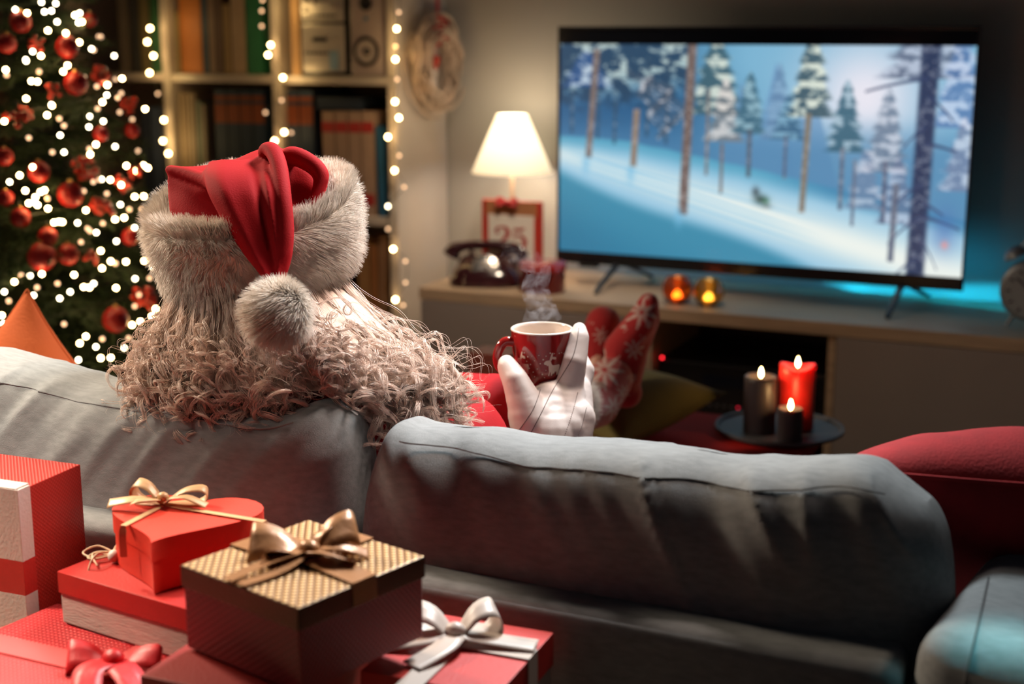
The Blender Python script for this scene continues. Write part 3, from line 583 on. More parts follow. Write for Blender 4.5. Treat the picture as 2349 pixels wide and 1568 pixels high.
# ------------------------------------------------------------------ things on the console
LY = 3.76
lb = onp(1175, 395, 1, LY); lt = onp(1180, 263, 1, LY); rb = 98 / FP * 3.93 * 1.0; rt_ = 37 / FP * 3.93; lx = lb[0]
lamp = thing('table_lamp', 'lit table lamp with cream conical shade on slim pole left of television', 'lamp', (lx, LY, CZ))
M_shade = mat('cream_shade_glow', (.9, .8, .65), .8, emit=1.35, ecol=(1, .80, .50))
nt = M_shade.node_tree; tc = nt.nodes.new('ShaderNodeTexCoord'); sp3 = nt.nodes.new('ShaderNodeSeparateXYZ'); nt.links.new(tc.outputs['Object'], sp3.inputs[0]); mr = nt.nodes.new('ShaderNodeMapRange'); nt.links.new(sp3.outputs[2], mr.inputs[0])
mr.inputs[1].default_value = lb[2] - CZ; mr.inputs[2].default_value = lt[2] - CZ - .05; mr.inputs[3].default_value = .62; mr.inputs[4].default_value = 2.1; nt.links.new(mr.outputs[0], nt.nodes['Principled BSDF'].inputs['Emission Strength'])
part('lamp_shade', lathe([(rb, lb[2]), (rt_, lt[2]), (rt_ - .002, lt[2]), (rb - .002, lb[2])], (lx, LY, 0), 48, closed=True), M_shade, lamp, smooth=True)
part('pole', tube([(lx, LY, CZ + .02), (lx, LY, lb[2] + .05)], .0055, 10), M_oak, lamp, smooth=True)
part('base', lathe([(.055, 0), (.055, .008), (.02, .016), (.007, .03)], (lx, LY, CZ + .0005), 32), M_silver, lamp, smooth=True)
part('bulb', sphere((lx, LY, lb[2] + .06), .022, 16), mat('lamp_bulb_glow', (1, .9, .8), .5, emit=8, ecol=(1, .8, .55)), lamp, smooth=True)
l = bpy.data.lights.new('lamp_light', 'POINT'); l.energy = 1.6; l.color = (1, .88, .74); l.shadow_soft_size = .03; o = bpy.data.objects.new('lamp_light', l); COL.objects.link(o); o.location = (lx, LY, lb[2] + .015)
l = bpy.data.lights.new('lamp_light_up', 'POINT'); l.energy = 1.0; l.color = (1, .78, .54); l.shadow_soft_size = .02; o = bpy.data.objects.new('lamp_light_up', l); COL.objects.link(o); o.location = (lx, LY, lt[2] + .01)

# calendar
KY = 3.64
k0, k1 = onp(1107, 455, 1, KY), onp(1245, 460, 1, KY); kh = .215; kxc = (k0[0] + k1[0]) / 2; kw = k1[0] - k0[0]; kt = k0[2]
cal = thing('wall_calendar', 'red block calendar board showing 25 leaning behind the telephone', 'calendar', (kxc, KY, CZ))
part('backboard', box((kxc, KY, (kt + CZ) / 2), (kw, .012, kt - CZ - .001), bev=.002), mat('calendar_red', (.52, .035, .02), .55), cal)
part('kraft_panel', box((kxc, KY - .0075, kt - .025), (kw - .03, .003, .042), bev=.0005), mat('kraft_card', (.42, .17, .07), .7), cal)
pt = onp(1175, 492, 1, KY)[2]
pg = part('date_page', box((kxc, KY - .008, pt - .08), (kw - .046, .004, .16), bev=.0005), mat('calendar_page', (.82, .76, .68), .7), cal)
num = []
def stroke(pts, ws, c, s):
    P = smooth_path([(c[0] + x * s, KY - .0105, c[2] + z * s) for x, z in pts], 40); wv = np.interp(np.linspace(0, 1, 40), np.linspace(0, 1, len(ws)), ws) * s
    T, _, _ = frames(P); D = np.cross(T, [0, 1, 0]); D /= np.linalg.norm(D, axis=1)[:, None]; num.append(strip(P, D, wv))
dz = onp(1180, 545, 1, KY)[2]; s = .058
c2 = (kxc - .027, 0, dz); c5 = (kxc + .024, 0, dz - .001)
stroke([(-.34, .28), (-.28, .44), (-.05, .52), (.2, .46), (.3, .25), (.2, .02), (-.1, -.22), (-.36, -.44)], [.14, .12, .08, .18, .24, .2, .08, .05], c2, s)
stroke([(-.38, -.46), (-.1, -.40), (.15, -.46), (.34, -.42), (.40, -.22)], [.16, .18, .2, .12, .05], c2, s); stroke([(-.33, .30), (-.25, .24), (-.22, .32)], [.1, .16, .1], c2, s)
stroke([(-.2, .48), (.05, .44), (.32, .52)], [.08, .16, .08], c5, s); stroke([(-.22, .5), (-.22, .25), (-.25, .05)], [.06, .06, .06], c5, s)
stroke([(-.25, .05), (-.05, .16), (.2, .10), (.34, -.12), (.24, -.4), (0, -.52), (-.25, -.46), (-.33, -.3)], [.05, .08, .16, .24, .2, .08, .12, .16], c5, s); stroke([(-.33, -.3), (-.24, -.26), (-.22, -.34)], [.1, .16, .1], c5, s)
part('numerals', num, mat('numeral_red', (.42, .02, .02), .6), pg, solid=.0006)
bw = []
for a in (.35, 2.8, -.5, -2.6):
    c = np.array([kxc - .01, KY - .012, kt - .006]); P = smooth_path([c, c + np.array([.022 * math.cos(a), -.012, .018 * math.sin(a) + .006]), c + np.array([.036 * math.cos(a), -.006, .012 * math.sin(a)]), c], 14); bw.append(strip(P, [np.array([0, .75, .66])] * 14, .014))
part('ribbon_bow', bw + [sphere((kxc - .01, KY - .018, kt - .006), .009, 10)], M_redrib, cal, solid=.0006)

# telephone
pc = np.array([(onp(1115, 650, 2, CZ))[0], 3.59, CZ]); PHR = rotz(math.radians(20))
ph = thing('telephone', 'dark maroon vintage telephone with handset on top', 'telephone', pc)
M_bak = mat('maroon_bakelite', (.035, .008, .010), .15, coat=.6)
def loft(secs, n=28):
    v = []; f = []
    for (w, d, z, y) in secs:
        for k in range(n):
            a = 2 * PI * k / n; ca, sa = math.cos(a), math.sin(a); e = .62; v.append((math.copysign(abs(ca) ** e, ca) * w / 2, math.copysign(abs(sa) ** e, sa) * d / 2 + y, z))
    for i in range(len(secs) - 1):
        for k in range(n): f.append((i * n + k, i * n + (k + 1) % n, (i + 1) * n + (k + 1) % n, (i + 1) * n + k))
    f.append(tuple(range(n - 1, -1, -1))); f.append(tuple((len(secs) - 1) * n + k for k in range(n))); return np.array(v), f
v, f = loft([(.205, .17, .0005, 0), (.21, .175, .012, 0), (.20, .165, .022, 0), (.19, .155, .04, .0), (.165, .12, .06, .012), (.145, .09, .075, .02), (.13, .07, .08, .022)]); part('body', (v @ PHR.T + pc, f), M_bak, ph, smooth=True, angle=60)
for sx in (-1, 1): part('cradle', box(tuple(np.array([sx * .045, .02, .088]) @ PHR.T + pc), (.012, .05, .03), rz=.35), M_bak, ph)
hp_ = smooth_path([(-.105, .02, .075), (-.09, .02, .096), (-.04, .02, .106), (.04, .02, .106), (.09, .02, .096), (.105, .02, .075)], 28)
part('handset', [tube(hp_ @ PHR.T + pc, np.interp(np.linspace(0, 1, 28), [0, .12, .3, .7, .88, 1], [.026, .024, .013, .013, .024, .026]), 14)], M_bak, ph, smooth=True)
Rd = PHR @ rotx(math.radians(62)); dc = np.array([0, -.058, .052]) @ PHR.T + pc
dl_ = part('dial', lathe([(.042, -.002), (.042, .004), (.038, .006), (.012, .006), (.010, .004)], dc, 32, R=Rd), mat('chrome_dial', (.55, .5, .46), .22, metal=.9), ph, smooth=True, label='chrome rotary dial')
for k in range(10):
    a = 2 * PI * k / 12 + .6; c = dc + Rd @ np.array([.029 * math.cos(a), .029 * math.sin(a), .0062]); part('finger_hole', lathe([(.0055, 0), (.0055, .0008)], c, 12, R=Rd), M_black, dl_)
cord = smooth_path([pc + np.array([-.09, .03, .008]), (-1.865, 3.60, CZ + .012), (-1.885, 3.68, CZ + .035), (-1.86, 3.80, CZ + .03), (-1.80, 3.88, CZ + .01)], 40); part('cord', tube(cord, .0028, 8), mat('grey_cord', (.12, .11, .10), .5), ph, smooth=True)

# red tin
tc_ = np.array([-1.560, 3.545, CZ]); tin = thing('biscuit_tin', 'round dark red tin with glossy lid beside the telephone', 'tin', tc_)
part('tin_body', lathe([(.062, .0005), (.063, .004), (.063, .062)], tc_, 40), mat('dark_red_tin', (.16, .012, .010), .28, metal=.3, coat=.4), tin, smooth=True)
part('lid', lathe([(.0655, .060), (.0655, .076), (.063, .080), (.052, .0785), (.05, .080), (.001, .081)], tc_, 40), mat('red_tin_lid', (.42, .03, .022), .22, metal=.2, coat=.5), tin, smooth=True)

# tea light bowls
for (u_, v_, col, lab, em) in ((1553, 700, (.80, .22, .05), 'orange glass tealight bowl glowing on the console', (1, .42, .10)), (1625, 707, (.75, .45, .10), 'amber glass tealight bowl glowing on the console', (1, .62, .22))):
    c = np.array([*onp(u_, v_, 2, CZ)[:2], CZ]); c[1] = 3.535; c[0] = onp(u_, v_, 1, 3.535)[0]
    t = thing('tealight_bowl', lab, 'candle holder', c, 'glass tealight bowls')
    part('bowl', lathe([(.018, .001), (.034, .012), (.0405, .032), (.038, .052), (.028, .070), (.0265, .070), (.0365, .052), (.039, .032), (.033, .014), (.017, .003)], c, 32, closed=True), mat('tinted_glass_%d' % u_, col, .22, trans=.95), t, smooth=True)
    part('tealight', lathe([(.017, .004), (.017, .016), (.001, .015)], c, 20), mat('tealight_wax', (.8, .6, .4), .5), t, smooth=True)
    part('flame', lathe([(.001, .010), (.010, .014), (.012, .020), (.009, .028), (.0005, .036)], c, 12), mat('tealight_flame_%d' % u_, (1, .6, .2), .5, emit=14, ecol=em), t, smooth=True)
    l = bpy.data.lights.new('tealight_glow', 'POINT'); l.energy = .03; l.color = em; l.shadow_soft_size = .004; o = bpy.data.objects.new('tealight_glow', l); COL.objects.link(o); o.location = tuple(c + np.array([0, -.022, .024]))

# alarm clock
ac = np.array([onp(2366, 700, 1, 3.58)[0], 3.58, CZ]); clk = thing('alarm_clock', 'grey twin bell alarm clock at the right end of the console', 'clock', ac)
M_clk = mat('pewter', (.22, .235, .25), .4, metal=.5); Rc = rotx(PI / 2)
part('case', lathe([(.050, -.025), (.060, -.02), (.062, .0), (.060, .022), (.054, .026)], ac + np.array([0, 0, .078]), 36, R=Rc), M_clk, clk, smooth=True)
part('clock_face', lathe([(.052, 0), (.052, .0015)], ac + np.array([0, -.0262, .078]), 36, R=Rc), mat('clock_face_grey', (.30, .33, .35), .5), clk)
for a, L_ in ((.9, .028), (2.4, .040)): part('hand', box(tuple(ac + np.array([L_ / 2 * math.cos(a), -.029, .078 + L_ / 2 * math.sin(a)])), (L_, .002, .003), R=roty(-a), bev=.0005), M_black, clk)
part('hour_marks', [box(tuple(ac + np.array([.043 * math.cos(a), -.0285, .078 + .043 * math.sin(a)])), (.009, .002, .003), R=roty(-a), bev=.0004) for a in np.arange(12) * PI / 6], M_black, clk)
for sx in (-1, 1):
    part('bell', lathe([(.024, 0), (.023, .008), (.016, .017), (.004, .021)], ac + np.array([sx * .034, 0, .142]), 24, R=roty(sx * .5)), M_clk, clk, smooth=True)
    part('foot', tube([ac + np.array([sx * .03, 0, .03]), ac + np.array([sx * .045, 0, .002])], .004, 8), M_clk, clk, smooth=True)
part('carry_handle', tube(smooth_path([ac + np.array([-.03, 0, .16]), ac + np.array([0, 0, .188]), ac + np.array([.03, 0, .16])], 14), .0025, 8), M_clk, clk, smooth=True)

clk.scale = (1.22, 1.22, 1.22)

# ------------------------------------------------------------------ fir tree
TA = np.array([-2.46, 2.50, 0]); TZ = 2.54
def tR(z): return (TZ - z) * .197
tree = thing('christmas_tree', 'tall dark green decorated fir tree at the left beside the bookcase', 'tree', TA)
part('trunk', tube([TA + np.array([0, 0, z]) for z in (.12, .8, 1.6, 2.5)], [.03, .024, .014, .004], 10), mat('fir_bark', (.08, .05, .03), .9, var=.3), tree, smooth=True)
part('pot', lathe([(.11, .002), (.14, .22), (.15, .23), (.15, .25), (.13, .25), (.12, .2)], TA, 28), mat('terracotta', (.25, .09, .04), .8), tree, smooth=True)
M_needle = mat('fir_needles', (.030, .058, .022), .55, var=.35, vscale=30)
def branch_mesh(L, seed):
    r = np.random.default_rng(seed); P = []; Rr = []
    twigs = [(0, 1, 0, 1.0)] + [(t, sgn, 1, (1 - t) * .55 + .12) for t in np.linspace(.18, .9, 8) for sgn in (-1, 1)]
    for t0, sg, k, ln in twigs:
        b = np.array([t0 * L, 0, -.10 * t0 * t0 * L]); d = np.array([1, 0, -.12]) if not k else np.array([.75, sg * .62, -.1]); d /= np.linalg.norm(d); l_ = L * ln
        P.append(np.array([b + d * l_ * s_ for s_ in np.linspace(0, 1, 5)])); Rr.append(np.array([.0035, .003, .0025, .002, .001]) * (1 if not k else .6))
        nn = int(l_ / .0042)
        for q in range(nn):
            s_ = r.uniform(0.02, 1); p = b + d * l_ * s_; nd = d * .7 + r.normal(size=3) * .55; nd /= np.linalg.norm(nd); ll = r.uniform(.014, .024); P.append(np.array([p + nd * ll * z_ for z_ in np.linspace(0, 1, 5)])); Rr.append(np.array([.0009, .0011, .0010, .0008, .0002]))
    V, F = strands(np.array(P)[:, [0, 1, 2, 4]] if 0 else np.array(P)[:, ::2], np.array(Rr)[:, ::2]); return fastmesh('branch', V, F)
bms = [branch_mesh(.30, 1), branch_mesh(.30, 2)]
for m_ in bms: m_.materials.append(M_needle)
nb = 280
for k in range(nb):
    z = .40 + (TZ - .45) * (k / nb) ** 1.12; a = k * 2.39996; rad = tR(z); o = bpy.data.objects.new('branch', bms[k % 2]); COL.objects.link(o); o.parent = tree
    sc = max(.12, rad / .30) * rng.uniform(.88, 1.08); o.location = (0, 0, z + .04); o.rotation_euler = (rng.uniform(-.5, .5), rng.uniform(-.05, .22), a); o.scale = (sc, max(sc, .6) * 1.0, max(sc, .6))
# lights on the tree, by where they hang
def cone_hit(u, v, off=1.0):
    r = ray(u, v); best = None
    for d in np.linspace(2.6, 3.9, 500):
        P = CAM + r * d
        if math.hypot(P[0] - TA[0], P[1] - TA[1]) < tR(P[2]) * off: return P
        q = math.hypot(P[0] - TA[0], P[1] - TA[1]) - tR(P[2])
        if best is None or q < best[0]: best = (q, P)
    return best[1]
TB = "35 22 62 30b 180 52 95 5w 102 27 118 25 110 70b 128 8 155 150b 172 35b 188 50b 183 30 60 140 94 128b 131 50 151 76b 182 97b 210 112 215 115d 262 128 280 180b 59 137 75 118 13 160b 15 172d 145 164b 90 164d 193 177d 246 195b 249 193d 222 198d 270 224d 235 234b 245 218 206 267 224 249d 237 278 119 242b 60 226b 72 186b 86 187b 118 240 108 264b 136 272d 147 288d 10 278b 66 316d 138 310 204 291 220 331b 207 354b 205 341d 264 336w 147 349 120 349d 333 250b 45 402b 75 383b 22 417w 66 466b 79 464b 86 470b 58 437b 93 440b 102 436b 110 478b 124 510b 135 508b 143 509b 81 452b 109 455d 290 380b 311 392b 329 379b 339 385b 253 412b 214 417d 228 412d 278 424b 192 438d 233 411 245 444d 309 451b 330 450b 297 480d 276 469w 325 480d 264 503b 285 499b 197 482b 178 511w 201 524d 236 512d 221 533w 309 522w 231 575b 234 615b 254 599b 289 600b 265 604d 207 530d 186 555d 267 553w 340 560b 345 576b 331 598b 338 595d 351 612w 96 628b 33 646b 69 632w 49 631d 85 659d 77 677 10 669w 137 684w 132 650d 170 630b 161 669w 192 658b 205 659b 215 650 266 660b 310 639w 343 638d 319 676d 309 702d 348 725b 357 708b 322 737b 303 745b 51 706d 4 723b 8 742w 34 755b 197 771b 183 787b 235 777d 220 795w 231 821b 254 820b 285 798w 180 825w 5 770w 295 775d 147 743d 20 690d"
toks = TB.split(); TL = []
for i in range(0, len(toks), 2):
    vv = toks[i + 1]; k = 'd'
    if vv[-1] in 'bwd': k = {'b': 't', 'w': 'w', 'd': 'd'}[vv[-1]]; vv = vv[:-1]
    else: k = 'w'
    TL.append((float(toks[i]), float(vv), k))
TLs = thing('string_lights', 'tiny warm white light string wound around the fir tree', 'string lights', TA + np.array([0, 0, .4]))
for (u_, v_, k) in TL:
    P = cone_hit(u_, v_, 1.05); o = bpy.data.objects.new('bulb', BM[k]); COL.objects.link(o); o.parent = TLs; o.location = tuple(P - wloc(TLs))
n_extra = 0
while n_extra < 70:   # rest of the tree, above and left of the frame
    z = .5 + 1.95 * rng.uniform() ** .8; a = rng.uniform(-PI, PI * .2) + _y; P = np.array([TA[0] + tR(z) * 1.03 * math.cos(a), TA[1] + tR(z) * 1.03 * math.sin(a), z]); q = P - CAM; uu = CX + FP * (q @ RT) / (q @ FW); vv = CY - FP * (q @ UP) / (q @ FW)
    if uu > -15 and vv > -15: continue
    n_extra += 1; o = bpy.data.objects.new('bulb', BM['w' if n_extra % 2 else 't']); COL.objects.link(o); o.parent = TLs; o.location = tuple(P - wloc(TLs))
for k in range(50):   # rear of the tree
    z = rng.uniform(.5, 2.3); a = rng.uniform(PI * .15, PI * .95) + _y; o = bpy.data.objects.new('bulb', BM['d']); COL.objects.link(o); o.parent = TLs; o.location = (tR(z) * 1.02 * math.cos(a), tR(z) * 1.02 * math.sin(a), z - .4)
th = np.linspace(0, 2 * PI * 9, 420); zz = .45 + 1.95 * th / th[-1]
part('wire', tube(np.stack([TA[0] + tR(zz) * .97 * np.cos(th), TA[1] + tR(zz) * .97 * np.sin(th), zz], 1), .0012, 4), M_wire, TLs, smooth=True)
def bauble(u_, v_, r_px, lab):
    P = cone_hit(u_, v_, 1.03); r = r_px / FP * 3.15; P = P + FH * .012
    t = thing('bauble', lab, 'bauble', P, 'red baubles on the tree'); part('ball', sphere(P, r, 24), M_bauble, t, smooth=True, angle=180)
    part('cap', lathe([(r * .2, r * .95), (r * .2, r * 1.15), (r * .1, r * 1.2)], P, 12), mat('gold_cap', (.6, .4, .15), .3, metal=1), t, smooth=True); part('loop', tube([P + np.array([0, 0, r * 1.15]), P + np.array([0, 0, r * 1.6])], .0008, 5), M_wire, t)
for u_, v_, r_, lab in ((42, 50, 24, 'red bauble near the top left of the tree'), (150, 108, 26, 'red bauble high on the tree beside the white lights'), (170, 192, 27, 'red bauble directly below the high one'), (203, 45, 17, 'small red bauble at upper right of the tree'),
    (158, 447, 29, 'large red bauble at mid height of the tree'), (85, 395, 24, 'red bauble above left of the large one'), (42, 500, 22, 'red bauble low at the left edge'), (105, 545, 22, 'red bauble topping the cluster of three'), (92, 590, 32, 'largest red bauble in the cluster of three'), (152, 585, 24, 'red bauble right in the cluster of three'),
    (262, 735, 30, 'red bauble low near the sofa'), (10, 100, 22, 'red bauble cut by the left frame edge'), (5, 360, 20, 'red bauble at the left edge, mid height'), (228, 308, 18, 'small red bauble under the berry clusters'), (295, 545, 20, 'red bauble beside the fur brim'), (8, 455, 18, 'red bauble on the far left below mid height'), (300, 300, 18, 'small red bauble at the right edge of the tree')):
    bauble(u_, v_, r_, lab)
def berries(u_, v_, rp, n, lab):
    P = cone_hit(u_, v_, 1.04); t = thing('berry_sprig', lab, 'ornament', P, 'clusters of red berries on the tree'); R0 = rp / FP * 3.15
    for k in range(n):
        d = rng.normal(size=3); d /= np.linalg.norm(d); c = P + d * R0 * rng.uniform(.45, .95); part('berry', sphere(c, R0 * .27, 12), M_berry, t, smooth=True, angle=180)
    part('stalk', tube([P + np.array([0, 0, R0]), P, P - np.array([0, 0, R0 * .4])], .0016, 5), M_wire, t)
for u_, v_, r_, n_, lab in ((232, 172, 27, 22, 'red berry cluster right of the stacked baubles'), (195, 385, 28, 22, 'orange-red berry cluster above the large bauble'), (295, 240, 24, 18, 'red berry cluster near the bookcase'), (42, 265, 30, 18, 'tall red berry sprig at left of the tree'), (125, 208, 20, 12, 'small berry sprig left of stacked baubles'),
    (235, 475, 28, 20, 'berry cluster beside the hat brim'), (280, 420, 22, 14, 'berry cluster among the cool lights'), (85, 100, 18, 12, 'berry sprig beside the high bauble'), (330, 680, 30, 20, 'berry cluster next to the curly hair'), (210, 590, 20, 12, 'sparse berry sprig low on the tree'), (312, 395, 20, 12, 'berry cluster closest to the red hat')):
    berries(u_, v_, r_, n_, lab)

# ------------------------------------------------------------------ coffee table, tray, candles
TT = .43
ct = thing('coffee_table', 'low coffee table with a red top in front of the console', 'table', (-.92, 2.72, 0))
part('tabletop', box((-.98, 2.63, TT - .016), (.72, .54, .032), bev=.006), mat('red_tabletop', (.46, .014, .010), .85, spec=.15), ct)
for sx in (-1, 1):
    for sy in (-1, 1): part('leg', tube([(-.98 + sx * .30, 2.63 + sy * .22, TT - .03), (-.98 + sx * .32, 2.63 + sy * .24, .002)], [.02, .013], 10), M_oak, ct, smooth=True)
tc3 = np.array([-.700, 2.815, TT]); R_tr = .132
tr = thing('serving_tray', 'round dark slate tray carrying three candles', 'tray', tc3)
part('tray_plate', lathe([(R_tr - .015, .0005), (R_tr, .008), (R_tr, .014), (R_tr - .006, .014), (R_tr - .010, .009), (.001, .009)], tc3, 56), mat('slate', (.085, .085, .088), .55, var=.15), tr, smooth=True)
M_flame = mat('candle_flame', (1, .8, .4), .5, emit=45, ecol=(1, .62, .22))
def candle(u_, vbot, vtop, wpx, m, lab, tilt=0, dz=.009):
    b = zp(u_, vbot, TT + dz); dd = (b - CAM) @ FW; r = wpx / 2 / FP * dd; c = b + FH * r; h = None
    lo, hi = 0, .4
    for _ in range(30):
        mm = (lo + hi) / 2; q = c + np.array([0, 0, mm]) - CAM; vv = CY - FP * (q @ UP) / (q @ FW)
        if vv > vtop: lo = mm
        else: hi = mm
    h = lo; c[2] = TT + dz + .0005
    t = thing('pillar_candle', lab, 'candle', c, 'candles on the tray')
    n = 36; v, f = lathe([(r * .97, 0), (r, .004), (r, h * .9), (r, h - .002), (r * .93, h), (r * .80, h - .002), (r * .55, h - .009), (r * .2, h - .011), (.0008, h - .011)], c, n)
    if tilt:
        rng2 = np.random.default_rng(int(u_)); top = v[:, 2] > c[2] + h * .8; an = np.arctan2(v[:, 1] - c[1], v[:, 0] - c[0]); v[top, 2] += tilt * .005 * np.sin(an[top] * 2 + 1) * ((np.hypot(v[:, 0] - c[0], v[:, 1] - c[1]) / r)[top])
    part('wax', (v, f), m, t, smooth=True, angle=70)
    part('wick', tube([c + np.array([0, 0, h - .012]), c + np.array([.001, 0, h + .002])], .0009, 6), M_black, t)
    part('flame', lathe([(.0008, h - .004), (.0040, h + .001), (.0042, h + .006), (.0024, h + .013), (.0004, h + .018)], c, 12), M_flame, t, smooth=True)
    l = bpy.data.lights.new('candle_glow', 'POINT'); l.energy = .24; l.color = (1, .55, .22); l.shadow_soft_size = .006; o = bpy.data.objects.new('candle_glow', l); COL.objects.link(o); o.location = tuple(c + np.array([0, 0, h + .014]))
M_grey_wax = mat('grey_brown_wax', (.055, .042, .045), .45, sub=.3)
M_red_wax = mat('red_wax', (.85, .03, .025), .4, sub=.9)
candle(1747, 1000, 862, 74, M_grey_wax, 'wide grey-brown pillar candle at the left of the tray')
candle(1832, 992, 838, 82, M_red_wax, 'tall red pillar candle at the back of the tray', 1)
candle(1816, 1018, 936, 58, M_grey_wax, 'short small grey candle at the front of the tray')
# folded blanket and small box left of the mug
bl = thing('folded_blanket', 'dark green folded blanket at the left end of the coffee table', 'blanket', (-1.20, 2.77, TT))
part('cloth', [(pillow(.20, .24, .030, 5, .4, 24)[0] @ rotx(PI / 2).T + np.array([-1.20, 2.77, TT + .016 + .026 * k]), pillow(.20, .24, .030, 5, .4, 24)[1]) for k in range(2)], mat('dark_green_wool', (.02, .035, .025), .95, bump=.5, bscale=120), bl, smooth=True)
sb = onp(1137, 888, 1, 2.76); sb[2] = TT + .0585; bx_ = thing('wooden_box', 'small brown-red wooden box behind the mug handle', 'box', sb)
part('box_body', box(tuple(sb + np.array([0, 0, .028])), (.095, .08, .055)), mat('red_brown_wood', (.20, .045, .025), .6, var=.2), bx_); part('lid', box(tuple(sb + np.array([0, 0, .061])), (.099, .084, .010)), mat('red_brown_lid', (.24, .055, .03), .6, var=.2), bx_)
# olive cushion under the feet
def free_pillow(name, label, cat, c, R, w, h, t, m, disp=None, seam=None, p=2.6, q=.55, n=56, corner=.10):
    v, f = pillow(w, h, t, p, q, n, disp, corner); o = thing(name, label, cat, c); part('cover', (v @ R.T + c, f), m, o, smooth=True, angle=180)
    k = np.linspace(-1, 1, 24); k = np.sin(k * PI / 2); ring = [(a, -1) for a in k] + [(1, a) for a in k[1:]] + [(-a, 1) for a in k[1:]] + [(-1, -a) for a in k[1:-1]]
    P = []
    for a, b in ring:
        kk = 1 + corner * abs(a) ** 3 * abs(b) ** 3 - .03 * (1 - a * a) * abs(b) ** 3 - .03 * (1 - b * b) * abs(a) ** 3; x = np.array([a * w / 2 * kk, 0, b * h / 2 * kk])
        if disp is not None: x = (disp(a, b, -1, x.copy()) + disp(a, b, 1, x.copy())) / 2
        P.append(x @ R.T + c)
    P.append(P[0]); part('piping', tube(P, .0022, 6), m, o, smooth=True); return o
free_pillow('throw_cushion', 'olive green cushion lying under the socked feet', 'cushion', np.array([-.990, 2.67, TT + .060]), rotz(math.radians(-22)) @ rotx(math.radians(98)), .25, .30, .11, M_olive)

# ------------------------------------------------------------------ sofa
sofa = thing('sofa', 'grey fabric sofa seen from behind with two loose back cushions', 'sofa', (-1.0, 1.7, 0))
FXR = -.190
def rbox(c, s, r): return box(c, s, bev=r)
def softbox(x0, x1, y0, y1, z0, z1, r=.03, seg=4):
    bm = bmesh.new(); bmesh.ops.create_cube(bm, size=1); bmesh.ops.scale(bm, vec=(x1 - x0, y1 - y0, z1 - z0), verts=bm.verts); bmesh.ops.bevel(bm, geom=bm.edges[:], offset=r, segments=seg, affect='EDGES', profile=.5)
    v = np.array([q.co[:] for q in bm.verts]) + np.array([(x0 + x1) / 2, (y0 + y1) / 2, (z0 + z1) / 2]); f = [[q.index for q in p.verts] for p in bm.faces]; bm.free(); return v, f
part('back_frame', softbox(-2.15, FXR, 1.25, 1.33, .12, .672, .018), M_sofa, sofa, smooth=True, angle=60)
part('base_frame', softbox(-2.15, -.15, 1.33, 2.12, .12, .30, .02), M_sofa, sofa, smooth=True, angle=60)
part('seat_cushion', softbox(-2.12, -.83, 1.42, 2.16, .30, .44, .05), M_sofa, sofa, smooth=True, angle=60)
part('seat_cushion', softbox(-.822, -.10, 1.42, 2.16, .30, .44, .05), M_sofa, sofa, smooth=True, angle=60)
for x in (-2.05, .0):
    for y in (1.32, 2.05): part('leg', tube([(x, y, .13), (x, y, .002)], [.02, .016], 10), M_dark, sofa, smooth=True)
nz = lambda x, y, z=0: noise.noise(Vector((x, y, z)))
def cush_disp(seed, bumps, shear, am_):
    def d(x, z, side, v):
        top = max(0., (z + .15) / 1.15)
        fall = top ** 1.6
        xm = v[0]; zm = v[2]
        s = xm + shear * zm
        fold = nz(s * 17, zm * 3.2, seed) * .6 + nz(s * 34, zm * 6, seed + 5) * .4
        ridge = (1 - abs(nz(s * 12, zm * 2.2, seed + 9)) * 2.4)
        amp = (.022 * fold + .014 * max(0, ridge) ** 3) * fall * am_
        v = v.copy(); v[1] += side * (amp + .004 * nz(xm * 6, zm * 6, seed + 3))
        if z > .3:
            w = (z - .3) / .7; v[2] += w * (sum(a * math.exp(-((x - c) / s_) ** 2) for a, c, s_ in bumps) + .004 * nz(xm * 14, seed, 2))
        return v
    return d
def sofa_cushion(x0, x1, ztop, zbot, t, seed, bumps, shear, yc=1.385, tilt=-.10, n=150, rz=0, am_=1.0, crn=-.055):
    w, h = x1 - x0, ztop - zbot; D = cush_disp(seed, bumps, shear, am_); v, f = pillow(w, h, t, 5.5, .42, n, D, crn); R = rotz(rz) @ rotx(tilt); c = np.array([(x0 + x1) / 2, yc, (ztop + zbot) / 2])
    o = part('back_cushion', (v @ R.T + c, f), M_sofa, sofa, smooth=True, angle=180)
    P = []
    for a in np.linspace(-.80, .80, 70):
        T = (1 - abs(a) ** 5.5) ** .42 * (1 - .90 ** 5.5) ** .42 * t / 2; x = D(a, .90, -1, np.array([a * w / 2, -T, .90 * h / 2])); P.append((x + np.array([0, -.0006, 0])) @ R.T + c)
    part('seam', tube(P, .0009, 5), M_sofa, o, smooth=True)
    return o
sofa_cushion(-.832, -.160, .810, .40, .185, 3.3, [(.012, -.94, .07), (-.006, -.3, .2), (.020, .72, .2), (.004, .2, .1)], .55, yc=1.385, crn=-.10)
sofa_cushion(-1.55, -.838, .806, .40, .185, 8.1, [(.018, .88, .12), (-.004, .55, .2), (.014, -.55, .3), (.02, -.9, .3)], -.75, yc=1.385, am_=.5)
sofa_cushion(-2.12, -1.556, .82, .40, .185, 12.1, [(.01, .5, .3)], -.6, yc=1.385, n=60)
